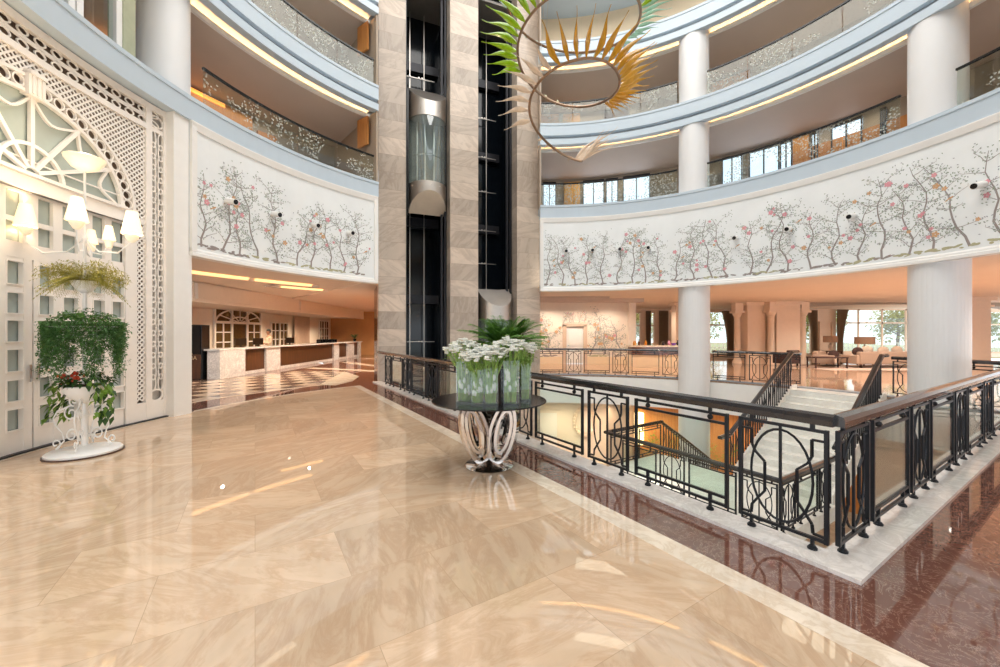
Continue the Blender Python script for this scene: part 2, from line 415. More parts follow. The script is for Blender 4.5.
# ------------------------------------------------------------------ ring wall under the first gallery with its wallpaper
def paper(name, parent, r, t0, t1, z0, z1, seed, density=1.0, scale=1.0, redder=False):
    """printed flowering trees, lying on the wall's inner face"""
    Ltot = R(t1-t0)*r; Hh = (z1-z0)
    q = random.Random(seed); mb = MB(); kinds = ['trunk', 'leaf', 'pink', 'amber', 'moss', 'leafgrey']
    def P(s, z, lift):
        s = min(max(s, 0), Ltot); return cp(r-.004-lift, t0+math.degrees(s/r), z)
    def ribbon(pts, w0, w1, lift):
        n = len(pts); vs = []
        for i, (s, z) in enumerate(pts):
            a = pts[max(0,i-1)]; b = pts[min(n-1,i+1)]; dx, dz = b[0]-a[0], b[1]-a[1]; l = math.hypot(dx, dz) or 1
            w = (w0+(w1-w0)*i/(n-1))/2; nx, nz = -dz/l*w, dx/l*w
            vs += [P(s+nx, z+nz, lift), P(s-nx, z-nz, lift)]
        mb.add(vs, [(2*i, 2*i+1, 2*i+3, 2*i+2) for i in range(n-1)])
    def blob(s, z, ra, rb, ang, n, lift):
        vs = []
        for i in range(n):
            a = 2*PI*i/n; x, y = ra*cos(a), rb*sin(a)
            vs.append(P(s+x*cos(ang)-y*sin(ang), z+x*sin(ang)+y*cos(ang), lift))
        mb.add(vs, [tuple(range(n))])
    s = .10*scale; idx = 0
    while s < Ltot-.1:
        h = Hh*q.uniform(.62, .92); x = s; zz = z0; pts = [(x, zz)]; lean = q.uniform(-.28, .28)
        nseg = 9
        for i in range(nseg):
            x += (lean + .34*sin(i*1.3+idx)+q.uniform(-.16,.16))*h/nseg; zz += h/nseg; pts.append((x, zz))
        mb.cur = 0; ribbon(pts, .050*scale, .010*scale, .000)
        tips = []
        for i in range(1, nseg):
            for sg in (-1, 1):
                if q.random() < .75:
                    mb.cur = 0
                    a = pts[i]; ln = q.uniform(.20, .50)*scale; an = R(q.uniform(30, 95)); c = []
                    for j in range(6):
                        u = j/5; c.append((a[0]+sg*ln*u*sin(an)*(1+.15*sin(2*j)), a[1]+ln*u*cos(an)*.8+.09*u*u*scale))
                    ribbon(c, .015*scale, .005*scale, .0004); tips += c[2:]
                    for b in (c[2], c[4]):
                        if q.random() < .6:
                            sg2 = q.choice((-1,1)); d = [(b[0]+sg2*.15*u*scale*q.uniform(.6,1), b[1]-.04*u+.2*u*u*scale*q.uniform(.2,1)) for u in (0,.33,.66,1)]
                            ribbon(d, .010*scale, .004*scale, .0004); tips += d[1:]
        tips += pts[3:]
        for (a, b) in tips:
            for _ in range(int(q.choice((2,2,3,3))*density)):
                mb.cur = q.choice((1,1,5)); blob(a+q.gauss(0,.07)*scale, b+q.gauss(0,.07)*scale, .021*scale, .010*scale, q.uniform(0,PI), 6, .0008)
        for _ in range(q.choice((2,3,4,5)) if not redder else 7):
            a, b = q.choice(tips); mb.cur = q.choice((2,2,3)) if not redder else q.choice((2,3,3)); rr = q.uniform(.028,.056)*scale
            for j in range(5): blob(a+rr*.75*cos(j*1.257), b+rr*.75*sin(j*1.257), rr*.62, rr*.5, j*1.257, 7, .0012+.0001*j)
        mb.cur = q.choice((4,4,0))
        for j in range(7): blob(s+q.uniform(-.3,.3)*scale, z0+q.uniform(-.01,.05)*scale, q.uniform(.03,.12)*scale, q.uniform(.012,.03)*scale, q.uniform(-.3,.4), 8, .0003+.00005*j)
        if idx % 3 == 0:
            a, b = s+.3*scale, z0+h*q.uniform(.35,.8); mb.cur = 3; blob(a, b, .06*scale, .02*scale, .5, 9, .0015); blob(a-.06*scale, b-.04*scale, .045*scale, .010*scale, .6, 7, .0014)
        s += q.uniform(.40, .66)*scale; idx += 1
    mats = [M['p_trunk'], M['p_leaf'], M['p_pink'], M['p_amber'], M['p_moss'], M['p_leafg']]
    o = mb.build(name, mats, parent, world=True); return o
M['p_trunk'] = plain('ink_trunk', srgb(156,146,142), .8); M['p_leaf'] = plain('ink_leaf', srgb(152,164,146), .8)
M['p_pink'] = plain('ink_pink', srgb(228,160,168), .8); M['p_amber'] = plain('ink_amber', srgb(216,172,130), .8)
M['p_moss'] = plain('ink_moss', srgb(184,180,146), .8); M['p_leafg'] = plain('ink_grey_leaf', srgb(172,172,176), .8)
ZM0, ZM1 = 3.36, 6.24
def ring_wall(name, t0, t1, seed):
    w = struct(name, MB().arc(8.53, 8.72, ZM0+.1, ZM1, t0, t1, 1.5), M['mural'])
    fr = MB(); fr.rev([(8.47,ZM0),(8.74,ZM0),(8.74,ZM0+.17),(8.53,ZM0+.17),(8.50,ZM0+.13),(8.50,ZM0+.09),(8.47,ZM0+.07)], t0, t1, 1.5)
    fr.rev([(8.50,ZM1-.17),(8.53,ZM1-.17),(8.53,ZM1),(8.47,ZM1),(8.47,ZM1-.03)], t0, t1, 1.5)
    fr.arc(8.48, 8.53, ZM0+.1, ZM1-.1, t0, t0+.8); fr.arc(8.48, 8.53, ZM0+.1, ZM1-.1, t1-.8, t1)
    fr.build('moulding', M['white'], w, world=True)
    paper('wallpaper', w, 8.53, t0+1.0, min(t1-1.0, 104), ZM0+.24, ZM1-.28, seed)
    return w
ring_wall('wall_mural', -80.3, -43.8, 3)
ring_wall('wall_mural.001', -1.6, 247.6, 11)
for k in range(3):
    z = ZT[k]; e_ = MB(); p, q = cp(8.56,-43.75), cp(12.3,-43.75)
    e_.bar((p[0],p[1],z+1.2), (q[0],q[1],z+1.2), .06, 2.4); struct('wall_gallery_end', e_, M['taupe'])
    p, q = cp(8.95,-44.6), cp(9.5,-45.2); n_ = MB(); n_.bar((p[0],p[1],z+1.85), (q[0],q[1],z+1.85), .06, .95); struct('wall_niche', n_, M['orange'])  # the panel's orange colour stands for the niche's warm light
    e_ = MB(); p, q = cp(8.56,-1.5), cp(12.3,-1.5)
    e_.bar((p[0],p[1],z+1.2), (q[0],q[1],z+1.2), .06, 2.4); struct('wall_gallery_end', e_, M['taupe'])
# ------------------------------------------------------------------ ceiling of the ground storey
struct('ceiling', MB().arc(8.72, 34, 3.50, 3.62, -80, -43.7, 3), M['ceilw'])
struct('ceiling.001', MB().prism(arcpts(8.72, -1.6, 150, 3)+[(10,-12), (46,-12), (46,28.3), (-3.5,28.3), cp(11.6,-18)[:2], cp(9.3,-1.6)[:2]], 3.46, 3.60), M['ceilw'])
struct('ceiling.002', MB().prism([cp(8.72,-43.75)[:2], (-4.3,13.85), (-5.17,16.1), (-3.5,28.3), (-13.8,34), cp(34,-43.7)[:2]], 3.46, 3.60), M['ceilw'])

# ------------------------------------------------------------------ columns
def column(th, r, rad, z0, z1, name='column', flutes=0):
    x, y, _ = cp(r, th); mb = MB()
    if flutes:
        n = flutes*4; prof = []
        ring = [rad*(1-((.007) if k % 4 == 0 else 0)) for k in range(n)]
        vs = []
        for z in (z0, z1):
            for k in range(n): a = 2*PI*k/n; vs.append((x+ring[k]*cos(a), y+ring[k]*sin(a), z))
        mb.add(vs, [(k,(k+1) % n, n+(k+1) % n, n+k) for k in range(n)]+[tuple(range(n))[::-1], tuple(range(n,2*n))])
    else: mb.lathe([(0,z0),(rad,z0),(rad,z1),(0,z1)], 64, (x,y,0))
    return struct(name, mb, M['column'], smooth=not flutes)
for th in (35.4, 73.9):
    column(th, 9.06, .52, -4.1 if th < 50 else 0, 3.5, flutes=36)
    for k in range(2): column(th, 9.02, .50, ZT[k], ZT[k]+2.6)
column(-80.3, 9.22, .47, 6.7, 16.0)
# pale pilaster between the lattice wall and the wallpaper
struct('wall_pilaster', MB().arc(8.55, 8.75, 0, 6.24, -82.6, -80.4, .5).arc(8.55, 8.75, 0, 3.36, -80.4, -79.95, .5), M['white'])

# ------------------------------------------------------------------ lift tower: three stone piers, dark shafts
T0 = (-4.28, 13.8, 0); TA = math.atan2(.363, .931)
def tower_pier(t0, t1):
    return struct('pillar', MB().bx(t0, t1, 0, .55, -4.1, 17.2), M['stone'], loc=T0, rz=TA)
for t0, t1 in ((0,.95),(2.58,3.69),(5.33,6.36)): tower_pier(t0, t1)
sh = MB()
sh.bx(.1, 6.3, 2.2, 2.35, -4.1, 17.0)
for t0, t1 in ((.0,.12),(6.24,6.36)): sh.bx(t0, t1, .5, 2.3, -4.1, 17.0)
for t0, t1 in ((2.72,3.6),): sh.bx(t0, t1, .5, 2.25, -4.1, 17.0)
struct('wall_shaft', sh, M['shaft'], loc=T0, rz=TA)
struct('ceiling_shaft', MB().bx(.12, 2.7, .3, 2.2, 14.9, 15.0).bx(3.6, 6.24, .3, 2.2, 14.9, 15.0), M['grey'], loc=T0, rz=TA)
for s0, s1, nme in ((.95,2.58,'first'),(3.69,5.33,'second')):
    # guide rails and cross brackets of each shaft
    t = thing('lift_guide_frame', 'dark steel lift guide frame with pale cross brackets inside the %s stone shaft' % ('wider' if nme == 'first' else 'narrower'), 'lift frame', T0, TA)
    for x, w in ((s0+.42,.03),(s0+1.0,.025)): MB().bx(x-w/2, x+w/2, 1.9, 1.95, -4.0, 14.9).build('guide_rail', M['steel'], t)
    g = MB(); g.bx(s1-.22, s1-.14, .6, .7, -4.0, 14.9); g.bx(s1-.1, s1-.03, .5, .6, -4.0, 14.9); g.bx(s0+.03, s0+.1, .5, .6, -4.0, 14.9)
    g.build('side_rail', M['dgrey'], t)
    for z in (1.55, 4.75, 6.2, 7.9, 9.4, 11.1) if nme == 'second' else (1.35, 11.05, 12.2):
        b = MB(); b.bx(s0+.02, s1-.2, 1.86, 1.9, z, z+.025)
        for x in (.38,.75,.88): b.bx(s0+x, s0+x+.05, 1.82, 1.9, z-.01, z+.05)
        b.build('cross_bracket', M['steel'], t)
    for z in (3.3, 6.5, 9.7, 12.9): MB().bx(s0, s1, 1.98, 2.18, z-.35, z).build('landing_beam', M['dgrey'], t)
def cab(s0, s1, zb, zt, label):
    t = thing('lift_cab', label, 'lift', T0, TA)
    c = (s0+s1)/2+.08; w = (s1-s0)/2-.10; y0 = .66; n = 24; dep = w*1.0
    def shell(za, zb_, cut, mat, nmz):
        # half-round skin bulging to the hall; one rim slants up (or down) to the straight back edge
        mb = MB(); vs = []; th = .02
        for i in range(n+1):
            a = PI*i/n; x = c-w*cos(a); y = y0-dep*sin(a); q = sin(a)
            lo = za - (cut if cut < 0 else 0)*0 ; hi = zb_
            if cut > 0: hi = zb_-cut*q
            if cut < 0: lo = za-cut*q
            vs += [(x,y,lo),(x,y,hi)]
        f = [(2*i,2*i+2,2*i+3,2*i+1) for i in range(n)]
        f += [tuple(range(1, 2*n+2, 2)), tuple(range(0, 2*n+2, 2))[::-1], (0,1,2*n+1,2*n)]
        mb.add(vs, f); return mb.build(nmz, mat, t, smooth=True)
    shell(zt-1.25, zt, .72, M['steel'], 'top_shell')
    shell(zb, zb+1.07, -.72, M['steel'], 'bottom_shell')
    mb = MB(); vs = []
    for i in range(n+1):
        a = PI*i/n; x = c-w*.97*cos(a); y = y0-dep*.97*sin(a); vs += [(x,y,zb+1.07),(x,y,zt-1.25)]
    mb.add(vs, [(2*i,2*i+2,2*i+3,2*i+1) for i in range(n)]); mb.build('curved_glass', M['cabglass'], t, smooth=True)
    MB().bx(c-w, c+w, y0, y0+.06, zb+.3, zt-.3).build('back_panel', M['grey'], t)
    b = MB()
    for x in (-.42,-.12,.22): b.bx(c+x, c+x+.04, y0-.12, y0-.06, zb+1.07, zt-1.25)
    b.build('mullion', M['steel'], t)
    MB().tube([(c-w*.8,y0-dep*.4,zb+2.1),(c,y0-dep*.85,zb+2.1),(c+w*.8,y0-dep*.4,zb+2.1)], .02).build('handrail', M['chrome'], t)
    for sg in (-1, 1): MB().bx(c+sg*(w+.03)-.03, c+sg*(w+.03)+.03, y0-.1, y0+.1, zb-.1, zt-.1).build('side_channel', M['black'], t)
    for z in (zt-1.0, zb+.92):
        for i in (4, 8, 12, 16):
            a = PI*i/n; MB().ball((c-w*1.005*cos(a), y0-dep*1.005*sin(a), z), .02, 8).build('bolt', M['chrome'], t)
    return t
cab(.95, 2.58, 6.26, 11.0, 'glass lift cab with brushed steel caps hanging high in the shaft above the dark void')
cab(3.69, 5.33, -1.1, 3.5, 'lift cab with steel cap at hall level behind the palm, lower of the two cabs')
# ------------------------------------------------------------------ wrought-iron balustrades
def lerp(a, b, u): return tuple(a[i]+(b[i]-a[i])*u for i in range(3))
def balustrade(name, label, runs, cat='balustrade', group=None, rail_h=1.05, base=None, foot=True, pane=True, rail_pts=None, railmat='railtop'):
    """runs: (p, q, kind) with p, q floor points; kind O = panel with oval and brackets, P = plain framed panel with glass, B = thin baluster run"""
    p0 = runs[0][0]
    t = thing(name, label, cat, p0)
    for (p, q, kind) in runs:
        p, q = Vector(p), Vector(q); dh = Vector((q.x-p.x, q.y-p.y, 0)); Ln = dh.length; Pt = lambda u, z: p + (q-p)*u + Vector((0,0,z))
        w = .026; e = .024/Ln
        if kind in 'OP':
            fr = MB()
            for u in (e, 1-e): fr.bar(Pt(u,.07), Pt(u,.935), w+.006, w, up=dh)
            fr.bar(Pt(e,.92), Pt(1-e,.92), .024); fr.bar(Pt(e,.085), Pt(1-e,.085), .024)
            us = (.17, .83)
            for u in us:
                fr.bar(Pt(u,.93), Pt(u,rail_h-.06), .026, up=dh)
                if foot:
                    fr.bar(Pt(u,.0), Pt(u,.08), .022, up=dh); c = Pt(u,0); k = len(fr.v)
                    fr.lathe([(0,0),(.034,0),(.034,.012),(.02,.03),(0,.03)], 10, c)
            if kind == 'P':
                fr.bar(Pt(e,.84), Pt(1-e,.84), .024); fr.bar(Pt(e,.16), Pt(1-e,.16), .024)
                for u in us: fr.ball(Pt(u,.88), .028, 8); fr.bar(Pt(u,.09), Pt(u,.15), .026, up=dh)
                o = fr.build('plain_panel', M['iron'], t, world=True)
                if pane:
                    g = MB(); g.bar(Pt(e*1.4,.5), Pt(1-e*1.4,.5), .01, .66); g.build('glass_pane', M['rpane'], o, world=True)
            else:
                fr.bar(Pt(.5,.09), Pt(.5,.92), .018, up=dh)
                el = [Pt(.5+.335*cos(2*PI*k/28), .505+.375*sin(2*PI*k/28)) for k in range(28)]
                fr.tube(el, .0105, 6, closed=True)
                for sg in (0, 1):
                    br = [(e,.845),(.175,.845),(.175,.715),(.215,.655),(.325,.585),(.325,.335),(.25,.265),(.175,.19),(.165,.12),(e,.115)]
                    pts = [Pt(1-u if sg else u, z) for u, z in br]
                    for a, b in zip(pts, pts[1:]): fr.bar(a, b, .017)
                fr.build('ornamental_panel', M['iron'], t, world=True)
        else:
            b = MB(); n = max(2, int(Ln/.12))
            for k in range(n):
                u = (k+.5)/n; b.bar(Pt(u,.04), Pt(u,rail_h-.05), .026, up=dh)
                if k % 2 == 0: b.bar(Pt(u,.3)+dh*(.0), Pt(u+.55/n,.62), .014); b.bar(Pt(u+.55/n,.62), Pt(u,.86), .014)
                b.ball(Pt(u,.05), .03, 6)
            b.bar(Pt(0,.93), Pt(1,.93), .02)
            b.build('baluster_panel', M['iron'], t, world=True)
    # handrail: mitred run over the turning points
    pts = rail_pts or [runs[0][0]]+[r[1] for r in runs]
    pts = [Vector(p)+Vector((0,0,rail_h)) for p in pts]
    vs = []; prof = [(-.052,-.075),(.052,-.075),(.06,-.03),(.045,.0),(0,.014),(-.045,0),(-.06,-.03)]
    for i, p in enumerate(pts):
        d0 = (p-pts[i-1]) if i else (pts[1]-p); d1 = (pts[i+1]-p) if i < len(pts)-1 else d0
        d0.z = d1.z = 0; d0.normalize(); d1.normalize(); bis = (d0+d1).normalized(); nrm = Vector((bis.y,-bis.x,0)); sc = 1/max(.4, bis.dot(d0))
        for x, z in prof: vs.append(p+nrm*x*sc+Vector((0,0,z)))
    m = len(prof); fs = []
    for i in range(len(pts)-1):
        for k in range(m): fs.append((i*m+k, i*m+(k+1) % m, (i+1)*m+(k+1) % m, (i+1)*m+k))
    fs += [tuple(range(m)), tuple((len(pts)-1)*m+k for k in range(m))[::-1]]
    MB().add(vs, fs).build('handrail', M[railmat], t, world=True)
    return t
def along(p, q, first='O', z=0.0, lo=.665, lp=1.055, gap=.075, start=.03):
    """alternate ornamental and plain panels from p towards q"""
    p, q = Vector(p), Vector(q); Ln = (q-p).length; d = (q-p)/Ln; out = []; x = start; k = first
    while True:
        l = lo if k == 'O' else lp
        if x+l > Ln+.02: break
        out.append((tuple(p+d*x), tuple(p+d*(x+l)), k)); x += l+gap; k = 'P' if k == 'O' else 'O'
    return out
c0 = ab(0,0,.03)
rb = along(c0, ab(0,12.62,.03)); ra = along(c0, ab(10.05,0,.03))
balustrade('balustrade', 'long black iron balustrade behind the flower table, from the stone tower to the front corner', rb, rail_pts=[c0, ab(0,12.66,.03)])
balustrade('balustrade', 'black iron balustrade in front of the big fluted column, running away from the front corner', ra, rail_pts=[c0, ab(10.1,0,.03)], railmat='railtop')
def arcrail(r, t0, t1, first='P'):
    out = []; t = t0; k = first; z = .03
    while True:
        l = .65 if k == 'O' else 1.04; dt = math.degrees(l/r)
        if t+dt > t1:
            if t1-t > 2.2: dt = t1-t
            else: break
        out.append((cp(r,t,z), cp(r,t+dt,z), k)); t += dt+math.degrees(.09/r); k = 'P' if k == 'O' else 'O'
    return out
for t0, t1, lb in ((-1.4, 32.6, 'far curved iron balustrade between the stone tower and the slimmer column'),
                   (38.8, 54.6, 'curved iron balustrade between the slimmer column and the stair head'),
                   (67.5, 73.0, 'short iron balustrade between the stair and the big fluted column'),
                   (75.6, 100, 'iron balustrade beyond the big fluted column at the edge of the picture')):
    rr = arcrail(9.40, t0, t1, 'O' if t1-t0 < 8 else 'P')
    balustrade('balustrade', lb, rr, pane=False)

# ------------------------------------------------------------------ stairs
ZL = -2.05
st = thing('staircase', 'white marble staircase coming down from the lounge floor to the landing', 'staircase', ab(7.0,3.25,ZL))
nst = 12; ri = 2.05/nst; tr = .285
for k in range(nst):
    a0 = 7.0+k*tr; z1 = ZL+(k+1)*ri
    a1 = a0+tr+.03 if k < nst-1 else 10.95
    MB().prism([ab(a0,2.30)[:2], ab(a1,2.30)[:2], ab(a1,4.28)[:2], ab(a0,4.28)[:2]], z1-.30, z1).build('step', M['step'], st, world=True)
for b in (2.24, 4.28):
    sb = MB(); vs = []
    for bb in (b, b+.06):
        vs += [ab(7.0,bb,ZL), ab(7.0,bb,ZL+.22), ab(10.35,bb,.12), ab(10.6,bb,.12), ab(10.6,bb,-.4), ab(7.3,bb,ZL-.2)]
    sb.add(vs, [(0,1,2,3,4,5),(6,7,8,9,10,11)]+[(i,(i+1) % 6,(i+1) % 6+6,i+6) for i in range(6)])
    sb.build('stringer', M['step'], st, world=True)
MB().prism([ab(4.5,2.2)[:2], ab(7.05,2.2)[:2], ab(7.05,6.6)[:2], ab(4.5,6.6)[:2]], ZL-.3, ZL).build('landing', M['step'], st, world=True)
lf = thing('staircase', 'lower flight of white steps behind the landing, going down to the lower storey', 'staircase', ab(7.0,5.4,-4.1))
for k in range(nst-1):
    a0 = 7.05+k*tr; z1 = ZL-(k+1)*ri
    MB().prism([ab(a0,4.45)[:2], ab(a0+tr+.03,4.45)[:2], ab(a0+tr+.03,6.5)[:2], ab(a0,6.5)[:2]], z1-.28, z1).build('step', M['step'], lf, world=True)
def slope_run(a0, z0, a1, z1, b, n=4):
    return [(ab(a0+(a1-a0)*i/n, b, z0+(z1-z0)*i/n), ab(a0+(a1-a0)*(i+1)/n, b, z0+(z1-z0)*(i+1)/n), 'B') for i in range(n)]
balustrade('stair_railing', 'sloping iron railing on the far side of the staircase, below the slimmer column', slope_run(6.75,ZL+.12,10.3,.1,4.31), cat='stair railing', foot=False,
           rail_pts=[ab(6.3,4.31,ZL+.1), ab(6.75,4.31,ZL+.12), ab(10.3,4.31,.1), ab(10.7,4.31,.1)])
balustrade('stair_railing', 'sloping iron railing on the near side of the staircase, ending left of the big column', slope_run(7.2,ZL+.2,10.3,.1,2.27), cat='stair railing', foot=False,
           rail_pts=[ab(7.2,2.27,ZL+.2), ab(10.3,2.27,.1), ab(10.7,2.27,.1)])
ld = along(ab(4.6,2.26,ZL), ab(4.6,6.5,ZL)) + along(ab(4.6,2.26,ZL), ab(7.2,2.26,ZL), lp=.95, lo=.6)
balustrade('balustrade', 'iron balustrade around the stair landing, seen below through the front panels', ld, rail_pts=[ab(7.2,2.26,ZL), ab(4.6,2.26,ZL), ab(4.6,6.5,ZL), ab(7.05,6.5,ZL)])
balustrade('stair_railing', 'iron railing of the lower flight, dropping behind the landing', [(ab(4.75,6.5,ZL), ab(5.9,6.5,ZL), 'P'), (ab(5.95,6.5,ZL), ab(7.0,6.5,ZL), 'P')]+slope_run(7.05,ZL,10.2,-4.0,6.5), cat='stair railing', foot=False, pane=False)

# ------------------------------------------------------------------ glass balustrades of the galleries
def patterned():  # pale speckles scattered over a clear pane
    m, nt, b = nm('patterned_gallery_pane'); nt.nodes.remove(b); out = nt.nodes['Material Output']
    t = N(nt, 'ShaderNodeBsdfTransparent'); t.inputs[0].default_value = (.86,.89,.86,1)
    g = N(nt, 'ShaderNodeBsdfGlossy'); g.inputs['Roughness'].default_value = .0
    lw = N(nt, 'ShaderNodeLayerWeight'); lw.inputs[0].default_value = .5; ff = math_(nt, 'ADD', math_(nt, 'MULTIPLY', math_(nt, 'POWER', lw.outputs['Facing'], 5.0), .6), .05)
    s1 = N(nt, 'ShaderNodeMixShader'); L(nt, ff, s1.inputs[0]); L(nt, t.outputs[0], s1.inputs[1]); L(nt, g.outputs[0], s1.inputs[2])
    v = coords(nt); vo = N(nt, 'ShaderNodeTexVoronoi'); vo.inputs['Scale'].default_value = 15; L(nt, v, vo.inputs['Vector'])
    sp = math_(nt, 'LESS_THAN', vo.outputs['Distance'], .36)
    cl = math_(nt, 'GREATER_THAN', noise(nt, v, 1.1, 3), .48)
    d = N(nt, 'ShaderNodeBsdfDiffuse'); d.inputs[0].default_value = c4(srgb(214,216,206))
    f = math_(nt, 'MULTIPLY', math_(nt, 'MULTIPLY', sp, cl), .55)
    s2 = N(nt, 'ShaderNodeMixShader'); L(nt, f, s2.inputs[0]); L(nt, s1.outputs[0], s2.inputs[1]); L(nt, d.outputs[0], s2.inputs[2])
    L(nt, s2.outputs[0], out.inputs[0]); return m
M['patt'] = patterned()
def glass_rail(k, t0, t1, label, h=.90):
    z = ZT[k]; r = 8.66; t = thing('glass_balustrade', label, 'glass balustrade', cp(r,(t0+t1)/2,z))
    n = max(1, round((t1-t0)*r*PI/180/1.15)); d = (t1-t0)/n
    for i in range(n):
        MB().arc(r, r+.014, z+.0, z+h-.02, t0+i*d+.07, t0+(i+1)*d-.07, 1.0).build('glass_pane', M['patt'], t, world=True)
    MB().arc(r-.025, r+.035, z+h-.03, z+h+.015, t0, t1, 1.0).build('handrail', M['black'], t, world=True)
for k, fl in ((0,'first'),(1,'second')):
    glass_rail(k, -77.6, -44.2, 'flower-etched glass balustrade of the %s gallery, on the reception side of the tower' % fl)
    glass_rail(k, -1.5, 32.2, 'flower-etched glass balustrade of the %s gallery, between the tower and the slimmer column' % fl)
    glass_rail(k, 38.6, 70.6, 'flower-etched glass balustrade of the %s gallery, between the two columns' % fl)
    glass_rail(k, 77.2, 100, 'flower-etched glass balustrade of the %s gallery, beyond the big column' % fl)

# ------------------------------------------------------------------ lattice facade with arched glazed doors
RW = 8.80
FC = -97.6                    # bearing of the bay's axis
def FW(s, z, lift=0.0): return cp(RW-lift, FC+math.degrees(s/8.75), z)   # s metres along the wall, lift towards the hall
def fbar(mb, p, q, w, d, lift=.0):
    """flat bar on the curved wall between (s, z) points"""
    n = max(1, int(math.hypot(q[0]-p[0], q[1]-p[1])/.25)); dx, dz = q[0]-p[0], q[1]-p[1]; l = math.hypot(dx, dz) or 1; nx, nz = -dz/l*w/2, dx/l*w/2
    vs = []
    for i in range(n+1):
        u = i/n; s, z = p[0]+dx*u, p[1]+dz*u
        vs += [FW(s+nx,z+nz,lift), FW(s-nx,z-nz,lift), FW(s-nx,z-nz,lift+d), FW(s+nx,z+nz,lift+d)]
    fs = []
    for i in range(n):
        for k in range(4): fs.append((4*i+k, 4*i+(k+1) % 4, 4*i+4+(k+1) % 4, 4*i+4+k))
    fs += [(0,1,2,3), (4*n+3,4*n+2,4*n+1,4*n)]
    mb.add(vs, fs)
def fpoly(mb, pts, w, d, lift=0.0, closed=False):
    for a, b in zip(pts, pts[1:]+([pts[0]] if closed else [])): fbar(mb, a, b, w, d, lift)
def frect(mb, s0, s1, z0, z1, d, lift=0.0): fbar(mb, ((s0+s1)/2,z0), ((s0+s1)/2,z1), s1-s0, d, lift)
HW = 1.47; ZS = 4.02; AH = 1.22         # half width of the opening, springing height, rise of the arch
S1 = 1.91; S2 = 2.27                    # lattice edge, ornament strip edge
WD = thing('arched_doorway', 'cream arched doorway with glazed leaves and fanlight in the white lattice wall behind the flower stand', 'doorway', FW(0,0))
# wall with lattice screen
bk = MB(); bk.arc(RW+.10, RW+.16, 0, 6.28, -112, -81.4)
struct('wall_facade', bk, plain('brown_grey_backing', srgb(134,112,94), .7))
W = D.objects['wall_facade']
lat = MB()
def inside(s, z):
    if not (-2.9 < s < S1 and .35 < z < 5.72): return False
    if abs(s) < HW+.22 and z < ZS: return False
    return ((s/(HW+.20))**2 + ((z-ZS)/(AH+.17))**2) > 1 or z < ZS
pitch = .098
for sg in (1, -1):
    c = -6
    for k in range(int(16/pitch)):
        off = -4+k*pitch; run = []
        zz = .3
        while zz < 5.8:
            s = off+sg*zz-(0 if sg > 0 else -0)-(3.0 if sg > 0 else -3.0)
            if inside(s, zz): run.append((s, zz))
            else:
                if len(run) > 1: fbar(lat, run[0], run[-1], .026, .012, .03+.006*(sg > 0))
                run = []
            zz += .05
        if len(run) > 1: fbar(lat, run[0], run[-1], .026, .012, .03+.006*(sg > 0))
lat.build('lattice', M['facade'], W, world=True)
fr = MB()
frect(fr, HW+.02, HW+.24, 0, ZS, .07); frect(fr, -HW-.24, -HW-.02, 0, ZS, .07)
frect(fr, HW+.24, S1+.02, 0, .36, .07); frect(fr, S1-.03, S1+.09, 0, 6.2, .08)
frect(fr, S2-.03, 2.56, 0, 6.25, .07)
fbar(fr, (-2.95,5.74), (S1+.05,5.74), .10, .08); fbar(fr, (-2.95,6.16), (2.5,6.16), .12, .08)
fbar(fr, (-2.95,5.95), (S1,5.95), .03, .05); fbar(fr, (HW,ZS-.16), (S1,ZS-.16), .07, .05)
frect(fr, S1, S2, 0, .36, .06); frect(fr, S1+.05, S2, 5.72, 5.80, .05)
fr.build('frame_boards', M['facade'], W, world=True)
# chain of interlaced ovals: along the top band and down the strip
orn = MB()
def oval(s, z, a, b, w=.02, lift=.03): fpoly(orn, [(s+a*cos(2*PI*k/20), z+b*sin(2*PI*k/20)) for k in range(20)], w, .02, lift, True)
for zc in (5.85, 6.04):
    for k in range(20): oval(-2.7+k*.245, zc, .20, .075, .02, .03+.004*(k % 2))
for sc in (S1+.14, S1+.29):
    for k in range(23): oval(sc, .72+k*.22, .052, .165, .02, .03+.004*(k % 2))
for zc in (.47, 5.93): oval((S1+S2)/2+.02, zc, .135, .11, .03)
orn.build('oval_ornament', M['facade'], W, world=True)
bkp = MB(); frect(bkp, S1, S2, .3, 6.1, .012, -.04); bkp.build('strip_backing', plain('grey_white_backing', srgb(196,190,182), .6), W, world=True)
# arch ring with circles, garlands and keystone
an = MB()
def ell(r1, r2, n=36, a0=0, a1=PI): return [(r1*cos(a0+(a1-a0)*k/n), ZS+r2*sin(a0+(a1-a0)*k/n)) for k in range(n+1)]
fpoly(an, ell(HW+.20, AH+.19), .05, .07); fpoly(an, ell(HW-.03, AH-.03), .05, .07)
for k in range(25):
    a = PI*(k+.5)/25
    if abs(k-12) < 1: continue
    s, z = (HW+.085)*cos(a), ZS+(AH+.08)*sin(a)
    fpoly(an, [(s+.078*cos(2*PI*j/16), z+.078*sin(2*PI*j/16)) for j in range(16)], .022, .04, .02, True)
frect(an, -.12, .12, ZS+AH-.09, ZS+AH+.24, .12); fpoly(an, [(-.12,ZS+AH+.24),(.12,ZS+AH+.24)], .06, .15)
for j in (-.07, 0, .07): frect(an, j-.015, j+.015, ZS+AH-.06, ZS+AH+.2, .14)
nv = [PI*k/6 for k in range(7)]
for a, b in zip(nv, nv[1:]):      # swags between the spokes
    pts = []
    for j in range(9):
        u = j/8; t = a+(b-a)*u; q = .97-.20*sin(PI*u); pts.append(((HW-.04)*q*cos(t), ZS+(AH-.04)*q*sin(t)))
    fpoly(an, pts, .035, .04, .01)
for a in nv[1:-1]: fbar(an, (.1*cos(a), ZS+.02+.08*sin(a)), ((HW-.05)*cos(a), ZS+(AH-.05)*sin(a)), .055, .05, .01)
